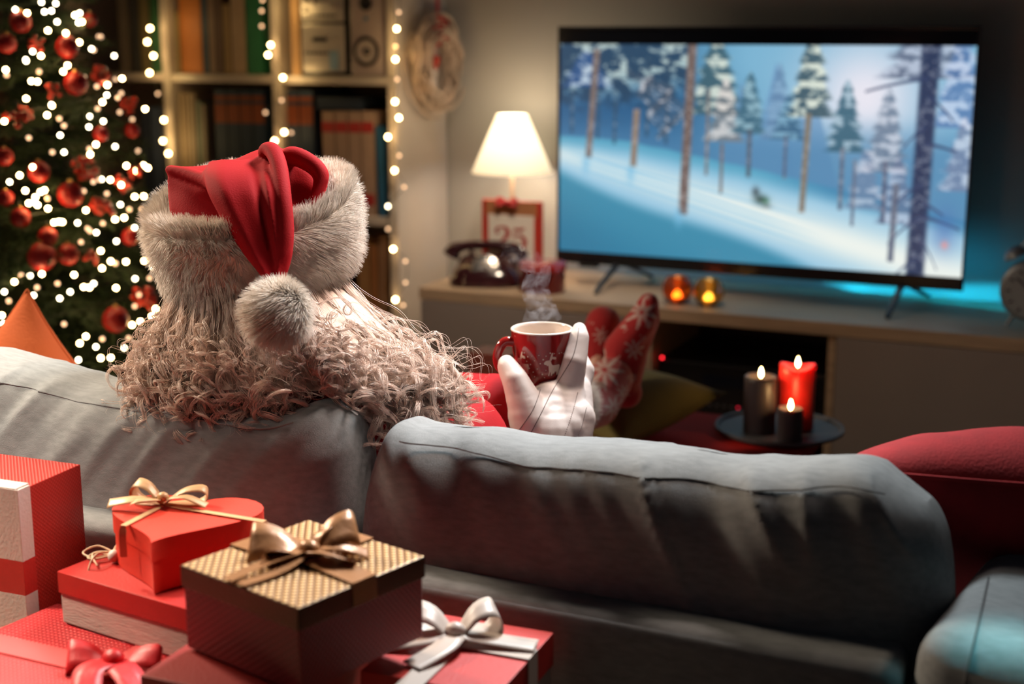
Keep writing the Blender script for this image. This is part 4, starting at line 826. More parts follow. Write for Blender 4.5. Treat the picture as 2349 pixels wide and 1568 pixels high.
# arm at the right, turned a little
def arm():
    v, f = softbox(-.24, .24, -.40, .50, -.30, .30, .038, 6); v = v @ roty(.06).T @ rotz(math.radians(-7)).T
    return v + np.array([.088, 1.62, .402]), f
arm_o = part('arm', arm(), M_sofa, sofa, smooth=True, angle=180)
av_, af_ = arm(); abv = BVHTree.FromPolygons([Vector(p) for p in av_], af_); sm_ = []
for u_, v_ in smooth_path([(2268, 1325, 0), (2245, 1430, 0), (2205, 1600, 0)], 24)[:, :2]:
    h_ = abv.ray_cast(Vector(CAM), Vector(ray(u_, v_)))
    if h_[0] is not None: sm_.append(np.array(h_[0]) + np.array([0, 0, .0004]))
if len(sm_) > 3: part('seam', tube(sm_, .0012, 5), mat('seam_dark', (.08, .08, .08), .9), arm_o, smooth=True)
R_rc = rotz(math.radians(14)) @ rotx(math.radians(58))
def rdisp(x, z, side, v): v = v.copy(); v[1] += side * (.007 * nz(v[0] * 9 + 3, v[2] * 9, 4) + .004 * nz(v[0] * 22, v[2] * 12, 8)) * (1 - .5 * abs(z)); return v
free_pillow('throw_cushion', 'large red cushion leaning on the sofa arm at the right', 'cushion', np.array([-.055, 1.70, .675]), R_rc, .58, .44, .20, M_red_fab, rdisp, n=80, p=3, q=.5)
Ro = rotz(math.radians(22)) @ roty(math.radians(-42)) @ rotx(math.radians(-8))
free_pillow('throw_cushion', 'bright orange cushion with its corner up at the left end of sofa', 'cushion', np.array([-1.605, 1.62, .575]), Ro, .36, .36, .12, M_orange_fab, rdisp, n=60, p=3, q=.5)

# ------------------------------------------------------------------ gifts on a table behind the sofa
GT = .50
gt = thing('side_table', 'plain wooden table behind the sofa under the gifts', 'table', (-.95, 1.0, 0))
part('tabletop', box((-.95, .98, GT - .015), (1.10, .50, .03), bev=.004), M_oak, gt)
for sx in (-.5, .5):
    for sy in (-.2, .2): part('leg', box((-.95 + sx, .98 + sy, .235), (.04, .04, .47)), M_oak, gt)
def giftbox(name, label, c, w, d, rz, z0, z1, lid_h, m_body, m_lid, group='wrapped gift boxes behind the sofa', over=.004, m_top=None):
    c = np.array([c[0], c[1], z0]); t = thing(name, label, 'gift box', c, group)
    def bx(cc, s, b=.0012): v, f = box((0, 0, 0), s, bev=b); return (v + np.array(cc)) @ rotz(rz).T + c, f
    part('box_body', bx((0, 0, (z1 - z0 - .002) / 2 + .0005), (w - over, d - over, z1 - z0 - .003)), m_body, t)
    if lid_h:
        part('lid', [bx((0, -d / 2 + .001, z1 - z0 - lid_h / 2), (w, .002, lid_h)), bx((0, d / 2 - .001, z1 - z0 - lid_h / 2), (w, .002, lid_h)), bx((-w / 2 + .001, 0, z1 - z0 - lid_h / 2), (.002, d, lid_h)), bx((w / 2 - .001, 0, z1 - z0 - lid_h / 2), (.002, d, lid_h)), bx((0, 0, z1 - z0 - .001), (w - .002, d - .002, .002))] if m_top is None else [bx((0, -d / 2 + .001, z1 - z0 - lid_h / 2), (w, .002, lid_h)), bx((0, d / 2 - .001, z1 - z0 - lid_h / 2), (w, .002, lid_h)), bx((-w / 2 + .001, 0, z1 - z0 - lid_h / 2), (.002, d, lid_h)), bx((w / 2 - .001, 0, z1 - z0 - lid_h / 2), (.002, d, lid_h))], m_lid, t)
        if m_top is not None:
            o = part('lid_top', bx((0, 0, z1 - z0 - .001), (w - .0015, d - .0015, .003)), m_top, t)
    return t, bx
def loop(c, d, up, L, H, w, m_side=None, twist=0, n=22, squash=1.):
    """one bow loop leaving c along d"""
    c = np.array(c, float); d = np.array(d, float); d /= np.linalg.norm(d); up = np.array(up, float); sd = np.cross(d, up); sd /= np.linalg.norm(sd)
    P = smooth_path([c, c + d * L * .45 + up * H * .75, c + d * L * .9 + up * H * .85, c + d * L + up * H * .42, c + d * L * .8 + up * H * .05, c + d * L * .35 + up * H * .05, c + up * .001], n)
    t = np.linspace(0, 1, n); D = [sd * math.cos(twist * math.sin(PI * q)) + up * math.sin(twist * math.sin(PI * q)) for q in t]; wv = w * (.35 + .65 * np.sin(PI * t) ** .5); return strip(P, D, wv)
def tail(pts, w, up=(0, 0, 1), n=18, tw=0, side=None):
    P = smooth_path(pts, n); T, _, _ = frames(P); D = np.cross(T, np.array(up, float)); D /= np.linalg.norm(D, axis=1)[:, None] + 1e-9
    if side is not None: D = np.broadcast_to(np.array(side, float), D.shape)
    k = np.linspace(0, 1, n)[:, None]; U = np.cross(D, T); D = D * np.cos(tw * k) + U * np.sin(tw * k); return strip(P, D, w * (.5 + .5 * np.minimum(1, np.linspace(0, 4, n))))
# gold lid box
A, B, C_, D_ = [zp(u_, v_, .76) for u_, v_ in ((420, 1300), (690, 1400), (965, 1270), (702, 1190))]
gc = (A + B + C_ + D_) / 4; ga = math.atan2(B[1] - A[1], B[0] - A[0]); gw = .165 * .98
M_goldtop = dots_mat('gold_dotted_paper', (.24, .11, .04), (1.0, .66, .32), 2 * PI / .0069, metal=.2, rough=.35, rot=-ga + .785)
M_goldrim = mat('dark_bronze_rim', (.10, .05, .022), .4, metal=.5, bump=.3, bscale=300)
M_redemb = dots_mat('embossed_dark_red', (.17, .004, .006), (.30, .010, .012), 2 * PI / .007, rough=.38, mode='side', bump=.5)
t, bx = giftbox('gift_box', 'dark red gift box with gold dotted lid and bronze bow', gc, gw, gw, ga, .677, .76, .021, M_redemb, M_goldrim, m_top=M_goldtop)
gz = .7605; cc = np.array([gc[0], gc[1], gz]); da = np.array([math.cos(ga), math.sin(ga), 0]); db = np.array([-math.sin(ga), math.cos(ga), 0]); Zv = np.array([0, 0, 1.])
bc_ = cc + da * .004 + db * .004
part('ribbon', [strip([cc - da * gw / 2 - Zv * .02 + da * -.001, cc - da * (gw / 2 + .001) + Zv * .002, cc - da * .04 + Zv * .003, bc_ + Zv * .004], [db] * 4, .040), strip([bc_ + Zv * .004, cc + da * gw / 2 + Zv * .002, cc + da * (gw / 2 + .001) - Zv * .02], [db] * 3, .030),
                tail([bc_ + Zv * .012, cc - db * .035 + Zv * .010 - da * .004, cc - db * gw / 2 + Zv * .003 - da * .012], .014), tail([bc_ + Zv * .010, cc - db * .035 + Zv * .004 + da * .010, cc - db * gw / 2 + Zv * .003 + da * .006], .012),
                strip([bc_ + Zv * .004, cc + db * gw / 2 + Zv * .002, cc + db * (gw / 2 + .001) - Zv * .02], [da] * 3, .024)], M_brownrib, t, solid=.0006)
bow = [loop(bc_, -RT * .95 + FH * .10, Zv, .058, .019, .044, twist=.9), loop(bc_, -RT * .9 - FH * .35, Zv, .044, .013, .030, twist=-.7), loop(bc_, RT * .9 + FH * .5, Zv, .050, .030, .036, twist=-1.0), loop(bc_, RT * .5 + FH * .8, Zv, .030, .026, .020, twist=.6),
       tail([bc_ + Zv * .010, bc_ + RT * .018 - FH * .012 + Zv * .012, bc_ + RT * .046 - FH * .016 + Zv * .003], .024, tw=.5), tail([bc_ + Zv * .010, bc_ + RT * .03 - FH * .0 + Zv * .014, bc_ + RT * .055 + FH * .008 + Zv * .003], .018, tw=-.4), tail([bc_ + Zv * .010, bc_ - RT * .03 + FH * .02 + Zv * .010, bc_ - RT * .062 + FH * .045 + Zv * .003], .030, tw=.3)]
part('bow', bow, M_brownrib, t, smooth=True, solid=.0006, angle=180); part('knot', sphere(bc_ + Zv * .012, .009, 14, (1.3, 1, .9), R=rotz(ga)), M_brownrib, t, smooth=True)
# dark red plain box under it
P0 = zp(375, 1540, .677); P1 = zp(430, 1483, .677); e = (P0 - P1) / np.linalg.norm(P0 - P1); ra = math.radians(13); w_, d_ = .235, .225
c = P1 + np.array([math.cos(ra) * w_ / 2 + math.sin(ra) * d_ / 2 * 0.6, -d_ / 2 + .035, 0])
c = np.array([-.748, 1.035, 0])
giftbox('gift_box', 'plain dark red gift box beneath the gold lidded one', c, .145, .18, ga + .30, GT + .001, .6765, 0, mat('plain_dark_red', (.30, .012, .008), .5, bump=.2, bscale=300), M_redbox)
# red lid white box
PL = zp(130, 1310, .68); PN = zp(440, 1400, .68); ang = math.atan2(PN[1] - PL[1], PN[0] - PL[0]); ex = np.array([math.cos(ang), math.sin(ang), 0]); ey = np.array([-math.sin(ang), math.cos(ang), 0]); w_, d_ = .225, .145
c = PL + ex * w_ / 2 + ey * d_ / 2
t, bx = giftbox('gift_box', 'white linen gift box with red lid and cream string, under the heart box', c, w_, d_, ang, .6205, .68, .024, M_linen, M_redbox)
sc_ = zp(262, 1278, .681); cream = mat('cream_cord', (.70, .52, .33), .6); M_cord = cream
def sloop(dx, dy, L, H): dd = RT * dx + FH * dy; dd /= np.linalg.norm(dd); sd = np.cross(dd, Zv); return tube(smooth_path([sc_ + Zv * .006, sc_ + dd * L * .6 + sd * L * .28 + Zv * H, sc_ + dd * L + Zv * H * .6, sc_ + dd * L * .6 - sd * L * .28 + Zv * .004, sc_ + Zv * .004], 24), .0011, 6)
part('string_bow', [sloop(-1, .0, .034, .010), sloop(-.9, -.35, .028, .006), sloop(.2, .9, .032, .03), tube(smooth_path([sc_ + Zv * .006, sc_ - RT * .012 - FH * .02 + Zv * .012, sc_ - RT * .018 - FH * .034 + Zv * .001, sc_ - RT * .018 - FH * .038 - Zv * .022], 20), .0011, 6), tube(smooth_path([sc_ + Zv * .006, sc_ - RT * .02 - FH * .01 + Zv * .008, sc_ - RT * .01 - FH * .03 + Zv * .002], 16), .0011, 6)], cream, t, smooth=True)
part('string_tag', sphere(sc_ + RT * .004 - FH * .014 + Zv * .007, .007, 12), mat('white_bead', (.75, .65, .58), .4), t, smooth=True)
part('string', [tube([sc_ - ex * .02 + Zv * .001, sc_ + Zv * .002, sc_ + ex * .13 + Zv * .001], .0011, 6)], cream, t)
# heart box
HT = .7385; pt_ = zp(345, 1245, HT); hax = np.array([-.30, .954, 0]); hax /= np.linalg.norm(hax); hsd = np.array([hax[1], -hax[0], 0]); hs = .0835
def heart_poly(s, n=48):
    out = []
    for t_ in np.linspace(0, 2 * PI, n, endpoint=False):
        x = 16 * math.sin(t_) ** 3; y = 13 * math.cos(t_) - 5 * math.cos(2 * t_) - 2 * math.cos(3 * t_) - math.cos(4 * t_); out.append((x / 16 * s, (y + 17) / 30 * s * 1.86))
    return out
hc = np.array([pt_[0], pt_[1], 0]); Rhh = np.column_stack([hsd, hax, Zv])
hb = thing('gift_box', 'coral red heart-shaped gift box with gold ribbon bow', 'gift box', (hc[0] + hax[0] * .08, hc[1] + hax[1] * .08, .681), 'wrapped gift boxes behind the sofa')
part('box_body', prism([(x * .97, y * .97 + .002) for x, y in heart_poly(hs)], .6812, HT - .004, R=Rhh, c=hc), M_coralbox, hb, smooth=True, angle=50)
part('lid', prism(heart_poly(hs), HT - .022, HT, R=Rhh, c=hc), M_coralbox, hb, smooth=True, angle=50)
hbc = zp(375, 1157, HT + .002)
def hp3(u_, v_, z=HT + .0015): return zp(u_, v_, z)
e1 = hp3(283, 1205); e2 = hp3(607, 1195)
part('ribbon', [tail([hbc, (hbc + e1) / 2, e1], .0075), tail([e1, e1 - FH * .002 - RT * .001 - Zv * .012, e1 - FH * .002 - RT * .001 - Zv * .034], .0075, up=FH), tail([hbc, (hbc + e2) / 2, e2], .0075), tail([e2, e2 + RT * .003 - Zv * .01, e2 + RT * .003 - Zv * .03], .0075, up=FH)], M_goldrib, hb, solid=.0005)
part('bow', [loop(hbc, -RT * 1 + FH * .45, Zv, .040, .024, .017, twist=.5), loop(hbc, RT * 1 + FH * .12, Zv, .048, .020, .014, twist=-.4), tail([hbc + Zv * .006, hbc - RT * .03 - FH * .012 + Zv * .010, hbc - RT * .058 - FH * .008 + Zv * .004], .014, tw=.5), tail([hbc + Zv * .006, hbc + RT * .025 - FH * .008 + Zv * .012, hbc + RT * .05 - FH * .012 + Zv * .003], .011, tw=-.3), tail([hbc + Zv * .006, hbc - RT * .02 - FH * .02 + Zv * .012, hbc - RT * .03 - FH * .022 + Zv * .008], .011)], M_goldrib, hb, smooth=True, solid=.0005, angle=180)
part('knot', sphere(hbc + Zv * .009, .006, 12, (1.2, 1, .9)), M_goldrib, hb, smooth=True)
# tall red box, far left
c1 = zp(190, 1060, .755); c2_ = zp(40, 1125, .755); dv = (c1 - c2_); dl = np.linalg.norm(dv); ey = dv / dl; ex = np.array([ey[1], -ey[0], 0]); ang = math.atan2(ex[1], ex[0]); w_ = .24; c = (c1 + c2_) / 2 - ex * w_ / 2
M_redtex = dots_mat('ribbed_red_paper', (.42, .022, .016), (.50, .03, .02), 2 * PI / .005, rough=.4, mode='side', bump=.3)
t, bx = giftbox('gift_box', 'tall red gift box with white and red band at the left frame edge', c, w_, dl, ang, GT + .001, .755, 0, M_redtex, M_redtex)
M_wp = mat('white_paper_band', (.66, .56, .50), .5, bump=.2, bscale=300)
X_ = w_ / 2; Yn = -dl / 2; zt_ = .755 - GT - .001
zb1, zb2 = .755 - .095, .755 - .138
zr = [zt_ - .082, zt_ - .122]
for za, zb_, m_ in ((zt_ + .001, zr[0], M_wp), (zr[0], zr[1], M_redbox), (zr[1], .0, M_wp)):
    part('band', [bx((X_ - .060, Yn - .0003, (za + zb_) / 2), (.122, .0030, za - zb_), .0003), bx((X_ + .0003, Yn + .008, (za + zb_) / 2), (.0030, .020, za - zb_), .0003)], m_, t)
part('band', bx((X_ - .062, Yn + .010, zt_ + .0012), (.12, .022, .002), .0003), M_wp, t)
# embossed red box bottom left
PB = zp(130, 1385, .62); c = np.array([PB[0] + .095, PB[1] - .125, 0]); ea = math.radians(-6)
M_emb = dots_mat('embossed_red_paper', (.48, .020, .026), (.66, .05, .05), 2 * PI / .0055, rough=.36, bump=.6)
t, bx = giftbox('gift_box', 'low red embossed gift box with red satin bow at bottom left', c, .22, .235, ea, GT + .001, .6195, .03, M_redbox, M_emb)
rc = zp(262, 1535, .621); l0 = zp(0, 1475, .621)
dr = (rc - l0); dr /= np.linalg.norm(dr); 
part('ribbon', [strip([l0 - dr * .05, l0, rc, rc + dr * .03], [np.cross(Zv, dr)] * 4, .034), strip([rc + np.cross(Zv, dr) * .11, rc], [dr] * 2, .034)], mat('pink_red_ribbon', (.72, .07, .07), .3, sheen=.3), t, solid=.0008)
part('bow', [loop(rc, -RT - FH * .05, Zv, .046, .020, .034, twist=.9), loop(rc, RT * 1 - FH * .1, Zv, .048, .019, .028, twist=-.9), tail([rc + Zv * .01, rc + RT * .02 - FH * .03 + Zv * .012, rc + RT * .04 - FH * .055 + Zv * .002], .03), tail([rc + Zv * .01, rc - RT * .015 - FH * .03 + Zv * .014, rc - RT * .01 - FH * .06 + Zv * .002], .03)], M_redrib, t, smooth=True, solid=.0006, angle=180)
part('knot', sphere(rc + Zv * .013, .010, 12, (1.2, 1, .9)), M_redrib, t, smooth=True)
# right box with white ribbon
PR = zp(1270, 1450, .655); PF = zp(1190, 1568, .655); ra = math.radians(3); w_, d_ = .140, .15; ex = np.array([math.cos(ra), math.sin(ra), 0]); ey = np.array([-math.sin(ra), math.cos(ra), 0]); c = PR - ex * w_ / 2 - ey * d_ / 2
t, bx = giftbox('gift_box', 'red lidded gift box with white satin bow at lower right of the pile', c, w_, d_, ra, GT + .001, .655, .035, M_linen, M_redbox)
rc = zp(1045, 1470, .657)
part('ribbon', [strip([rc - ey * .12, rc, rc + ey * .05], [ex] * 3, .024), strip([rc, rc + ex * (.5 * w_ - (rc - c) @ ex), ], [ey] * 2, .024), strip([rc + Zv * .0002, rc + ex * (.5 * w_ - (rc - c) @ ex + .001), rc + ex * (.5 * w_ - (rc - c) @ ex + .0015) - Zv * .10], [ey] * 3, .024)], M_whiterib, t, solid=.0008)
part('bow', [loop(rc, -RT * 1 + FH * .35, Zv, .050, .030, .032, twist=.5), loop(rc, RT * .9 + FH * .40, Zv, .046, .034, .030, twist=-.5), tail([rc + Zv * .01, rc - RT * .03 - FH * .01 + Zv * .008, rc - RT * .075 - FH * .012 + Zv * .002], .026, tw=.3), tail([rc + Zv * .01, rc + RT * .03 - FH * .005 + Zv * .006, rc + RT * .08 - FH * .015 + Zv * .002], .028), tail([rc + Zv * .01, rc - RT * .01 - FH * .03 + Zv * .008, rc - RT * .04 - FH * .06 + Zv * .002], .026)], M_whiterib, t, smooth=True, solid=.0006, angle=180)
part('knot', sphere(rc + Zv * .012, .009, 12, (1.2, 1, .9)), M_whiterib, t, smooth=True)

# ------------------------------------------------------------------ mug
mt = at(1243, 752, 2.0); mb = np.array([mt[0], mt[1], mt[2] - .088])
mug = thing('mug', 'red ceramic mug with white reindeer and snow dots held up', 'mug', mb)
def mr(h):  # outer radius at height fraction
    return float(np.interp(h, [0, .04, .15, .35, .6, .85, 1], [.023, .026, .0315, .0372, .0412, .0432, .0436]))
hh = np.linspace(0, 1, 26); MH = .088
M_mug = mat('red_glaze', (.27, .014, .013), .12, coat=.6)
part('mug_body', (lathe([(mr(h), h * MH) for h in hh[:-1]] + [(mr(1), MH * .985)], mb, 64)[0], lathe([(mr(h), h * MH) for h in hh[:-1]] + [(mr(1), MH * .985)], mb, 64)[1][:-1]), M_mug, mug, smooth=True, angle=180)
inner = [(mr(1) + .0004, MH * .980), (mr(1) + .0004, MH * .996), (mr(1) - .0012, MH + .0006), (mr(1) - .0028, MH)] + [(mr(h) - .003, h * MH) for h in (.95, .8, .6, .3, .12)] + [(.0008, .010)]
v, f = lathe(inner, mb, 64); f = f[:-2]; part('rim_and_inside', (v, f), mat('white_glaze', (.74, .66, .60), .15, coat=.4), mug, smooth=True, angle=180, label='white glazed rim and inner wall')
part('drink', lathe([(mr(.72) - .004, MH * .72), (mr(.725) - .0032, MH * .725)], mb, 48), mat('milky_coffee', (.42, .30, .22), .15), mug, smooth=True)
hd = -RT * .97 - FH * .24; hd /= np.linalg.norm(hd)
hpth = smooth_path([mb + hd * (mr(.78) - .002) + Zv * MH * .80, mb + hd * (mr(.8) + .012) + Zv * MH * .80, mb + hd * (mr(.7) + .022) + Zv * MH * .62, mb + hd * (mr(.5) + .022) + Zv * MH * .42, mb + hd * (mr(.3) + .010) + Zv * MH * .24, mb + hd * (mr(.2) - .002) + Zv * MH * .20], 32)
part('handle', tube(hpth, .0055, 14, flat=1.25), M_mug, mug, smooth=True, angle=180)
vd = -(mt - CAM); a0 = math.atan2(vd[1], vd[0])
def on_mug(x, z):  # x metres along surface, right positive seen from the camera; z metres from base
    r = mr(z / MH) + .00025; a = a0 + x / r; return np.array([mb[0] + r * math.cos(a), mb[1] + r * math.sin(a), mb[2] + z])
def mug_poly(poly, cx_, cz_, s, flip=1):
    bm = bmesh.new(); vs = [bm.verts.new((x * s * flip, z * s, 0)) for x, z in poly]; bm.faces.new(vs); bmesh.ops.triangulate(bm, faces=bm.faces[:]); bmesh.ops.subdivide_edges(bm, edges=bm.edges[:], cuts=1); bmesh.ops.triangulate(bm, faces=bm.faces[:])
    v = np.array([on_mug(cx_ + q.co.x, cz_ + q.co.y) for q in bm.verts]); f = [[q.index for q in p.verts] for p in bm.faces]
    bm.free(); return v, f
deer = [[(-.50, -.1), (-.28, -.16), (-.22, -.75), (-.30, -1.1), (-.2, -1.1), (-.12, -.78), (-.06, -.78), (-.05, -1.1), (.05, -1.1), (.06, -.76), (.45, -.76), (.48, -1.1), (.58, -1.1), (.6, -.76), (.66, -.78), (.66, -1.08), (.76, -1.08), (.76, -.6), (.80, -.30), (.74, -.12), (.40, -.16), (.1, -.16), (-.02, .0), (-.05, .18), (-.2, .32), (-.48, .28), (-.66, .10), (-.64, -.06)],
        [(-.2, .30), (-.05, .22), (.05, .42), (.35, .34), (.44, .42), (.40, .56), (.30, .50), (.28, .62), (.18, .50), (.12, .62), (.06, .5), (.10, .68), (.16, .95), (.02, .98), (-.08, .7)]]
M_print = mat('cream_print', (.70, .55, .46), .3)
for cx_, cz_, s_ in ((.0140, .0455, .0163), (-.0310, .0460, .0155)):
    part('reindeer_print', [mug_poly(P, cx_, cz_, s_) for P in deer], M_print, mug, smooth=True, angle=180)
dts = []
for k, (x, z) in enumerate([(-.020, .055), (-.014, .0562), (-.010, .050), (-.016, .044), (-.006, .038), (-.012, .033), (.002, .052), (.006, .057), (.008, .043), (.001, .030), (.012, .035), (.034, .058), (.012, .061), (-.022, .048), (-.004, .058), (.036, .050), (.030, .060), (.018, .060), (-.026, .060), (-.002, .046), (.006, .036), (-.018, .038), (.004, .025), (-.010, .026), (.026, .0595), (.0375, .044)]):
    r_ = .0008 if k % 3 else .0011; dts.append(mug_poly([(math.cos(a), math.sin(a)) for a in np.arange(8) * PI / 4], x, z, r_))
part('snow_dot_print', dts, M_print, mug, kind='stuff')
# steam
st_c = mt + Zv * .012; sv = thing('steam', 'thin white steam curling up from the red mug', 'steam', st_c); sv['kind'] = 'stuff'
Pst = smooth_path([st_c, st_c + RT * -.002 + Zv * .02, st_c - RT * .010 + Zv * .045, st_c - RT * .004 + Zv * .07, st_c - RT * .015 + Zv * .082, st_c - RT * .035 + Zv * .090, st_c - RT * .055 + Zv * .098], 30)
M_st = bpy.data.materials.new('steam_haze'); M_st.use_nodes = True; nt = M_st.node_tree; N, L = nt.nodes, nt.links; N.remove(N['Principled BSDF']); vs = N.new('ShaderNodeVolumeScatter'); vs.inputs['Anisotropy'].default_value = .3; vs.inputs[0].default_value = (.92, .90, 1, 1); L.new(vs.outputs[0], N['Material Output'].inputs['Volume'])
em_ = N.new('ShaderNodeTexCoord'); nn = N.new('ShaderNodeTexNoise'); nn.inputs['Scale'].default_value = 55; nn.inputs['Detail'].default_value = 5; nn.inputs['Distortion'].default_value = 1.6; L.new(em_.outputs['Object'], nn.inputs[0]); rp = N.new('ShaderNodeMapRange'); L.new(nn.outputs[0], rp.inputs[0]); rp.inputs[1].default_value = .44; rp.inputs[2].default_value = .80; rp.inputs[4].default_value = 21; sz_ = N.new('ShaderNodeSeparateXYZ'); L.new(em_.outputs['Object'], sz_.inputs[0]); fz = N.new('ShaderNodeMapRange'); L.new(sz_.outputs[2], fz.inputs[0]); fz.inputs[1].default_value = .035; fz.inputs[2].default_value = .10; fz.inputs[3].default_value = 1; fz.inputs[4].default_value = .12; mf = N.new('ShaderNodeMath'); mf.operation = 'MULTIPLY'; L.new(rp.outputs[0], mf.inputs[0]); L.new(fz.outputs[0], mf.inputs[1]); L.new(mf.outputs[0], vs.inputs['Density'])
part('vapour', tube(Pst, np.interp(np.linspace(0, 1, 30), [0, .15, .45, .7, 1], [.030, .022, .018, .018, .010]), 16), M_st, sv, smooth=True, kind='stuff')

# ------------------------------------------------------------------ person
HC = at(600, 600, 1.85)
person = thing('person', 'person seen from behind in red suit and fur-trimmed hat reclining on the sofa', 'person', (-.98, 1.70, .44))
neck = np.array([HC[0] + .005, HC[1] + .02, HC[2] - .13]); chest = np.array([-1.01, 1.63, .62]); pel = np.array([-.99, 1.78, .52])
shR, shL = np.array([-.835, 1.62, .70]), np.array([-1.215, 1.60, .70]); hd_t = FH * 1.0
wr_R = at(1262, 1025, 1.95); el_R = np.array([-.74, 1.66, .50])
elL, wrL = np.array([-1.32, 1.72, .50]), np.array([-1.10, 1.92, .55])
kneeR, kneeL = at(1135, 975, 2.05), at(1060, 965, 2.10); ankR, ankL = at(1385, 895, 2.66), at(1362, 905, 2.80)
fw_ = FH
body = [(HC + Zv * .0, HC - Zv * .02, .078, .078), (HC - Zv * .05 + fw_ * .02, HC - Zv * .07 + fw_ * .03, .06, .05), (HC + fw_ * .085 + Zv * -.005, HC + fw_ * .10 - Zv * .02, .010, .014), (HC - RT * .085, HC - RT * .087 - Zv * .02, .014, .012), (HC + RT * .085, HC + RT * .087 - Zv * .02, .014, .012),
        (HC - Zv * .07, neck, .052, .055), (neck, chest + Zv * .08, .06, .10), (chest + Zv * .05, pel, .125, .135), (shR, shL, .06, .06), (shR, el_R, .048, .040), (el_R, wr_R, .038, .026), (shL, elL, .048, .04), (elL, wrL, .038, .026), (pel + RT * .07, kneeR, .08, .056), (kneeR, ankR, .042, .024), (pel - RT * .07, kneeL, .08, .056), (kneeL, ankL, .042, .024), (ankR, at(1440, 830, 2.72), .022, .020), (at(1440, 830, 2.72), at(1475, 740, 2.72), .020, .016), (ankL, at(1380, 770, 2.84), .022, .022)]
put('body', caps_mesh(body, .008, 4), M_skin, person)
for sx in (-1, 1):
    ec = HC + fw_ * .078 + RT * sx * .032 + Zv * .008; ey_ = part('eye', sphere(ec, .012, 14), mat('eye_white', (.8, .78, .75), .2), person, smooth=True); part('iris', sphere(ec + fw_ * .0085, .0055, 10), mat('blue_iris', (.05, .12, .22), .2), ey_, smooth=True)
part('mouth', tube(smooth_path([HC + fw_ * .088 - Zv * .045 - RT * .022, HC + fw_ * .096 - Zv * .050, HC + fw_ * .088 - Zv * .045 + RT * .022], 10), .004, 8), mat('lip', (.45, .14, .12), .5), person, smooth=True)
coat = [(chest + Zv * .07, pel, .145, .165), (shR + Zv * -.0, shL, .078, .078), (shR, el_R, .066, .060), (el_R, el_R + (wr_R - el_R) * .78, .060, .048), (shL, elL, .066, .060), (elL, wrL, .058, .048), (neck - Zv * .01, chest + Zv * .1, .072, .12), (chest + RT * .1 + Zv * .06, chest - RT * .1 + Zv * .06, .10, .10), (at(770, 975, 1.83), at(905, 1030, 1.86), .062, .062)]
cm = caps_mesh(coat, .008, 6); V = verts_of(cm); V += np.array([noise.noise_vector(Vector(p * 14)) for p in V]) * .006; set_verts(cm, V); put('coat', cm, M_coat, person)
tro = [(pel + RT * .07, kneeR, .100, .074), (kneeR, kneeR + (ankR - kneeR) * .55, .070, .054), (pel - RT * .07, kneeL, .10, .074), (kneeL, kneeL + (ankL - kneeL) * .55, .07, .054), (pel + RT * .05, pel - RT * .05, .12, .12)]
cm = caps_mesh(tro, .008, 6); V = verts_of(cm); V += np.array([noise.noise_vector(Vector(p * 12)) for p in V]) * .007; set_verts(cm, V); trs = put('trousers', cm, M_coat, person)
# fur trouser cuffs
for an, kn in ((ankR, kneeR), (ankL, kneeL)):
    q = kn + (an - kn) * .56; dd = (an - kn) / np.linalg.norm(an - kn); th = np.linspace(0, 2 * PI, 21)[:-1]; A1 = np.cross(dd, Zv); A1 /= np.linalg.norm(A1); B1 = np.cross(dd, A1)
    N_ = 2600; a = rng.uniform(0, 2 * PI, N_); h = rng.uniform(-.02, .02, N_); nr = np.cos(a)[:, None] * A1 + np.sin(a)[:, None] * B1; base = q + nr * .052 + h[:, None] * dd
    Vv, Ff = fur(base, nr, .014, dd[None].repeat(N_, 0) * .3, 3, .0007); cf = link('fur_cuff', fastmesh('fur_cuff', Vv - wloc(trs), Ff), M_furm, trs); 
    part('cuff_lining', tube([q - dd * .02, q - dd * .01, q + dd * .01, q + dd * .02], [.048, .055, .055, .048], 20), M_furbase, cf, smooth=True)
# socks
def star(px, py, cx_, cy_, s, rot=0):
    dx, dy = px - cx_, py - cy_; r = np.hypot(dx, dy) / s; a = np.arctan2(dy, dx) + rot; k = np.abs(((a / (PI / 4)) % 1) - .5) * 2; return ((r < .22 + .78 * k ** 1.5 * 1.0) & (r > .13) & (k > .18)).astype(float)
def sock(caps, name, uv_stars, lab):
    me = caps_mesh(caps, .0032, 8); V = verts_of(me); d = V - CAM; z = d @ FW; pu = CX + FP * (d @ RT) / z; pv = CY - FP * (d @ UP) / z
    # knitted pattern laid out in the sock's own side plane (across RT, up Z, metres)
    m = np.zeros(len(V))
    for (u_, v_, s_, rt0) in uv_stars:
        c = at(u_, v_, 2.75); X = (V - c) @ RT; Yv = (V - c) @ np.cross(RT, FW); m = np.maximum(m, star(X, Yv, 0, 0, s_, rt0))
    col = np.array([.36, .008, .010])[None] * (1 - m[:, None]) + np.array([.50, .34, .30])[None] * m[:, None]
    o = put(name, me, attr_mat('knitted_sock', .9, sheen=.3), person, label=lab); paint(me, col); return o
a_ = lambda u_, v_, d: at(u_, v_, d)
stars = [(1464, 718, .036, .3), (1378, 845, .040, .1), (1448, 800, .022, .6), (1482, 682, .006, 0), (1425, 752, .008, 0), (1467, 775, .008, 0), (1392, 925, .026, .3), (1352, 790, .010, 0), (1440, 865, .012, .2), (1420, 895, .018, .5), (1480, 745, .010, .2)]
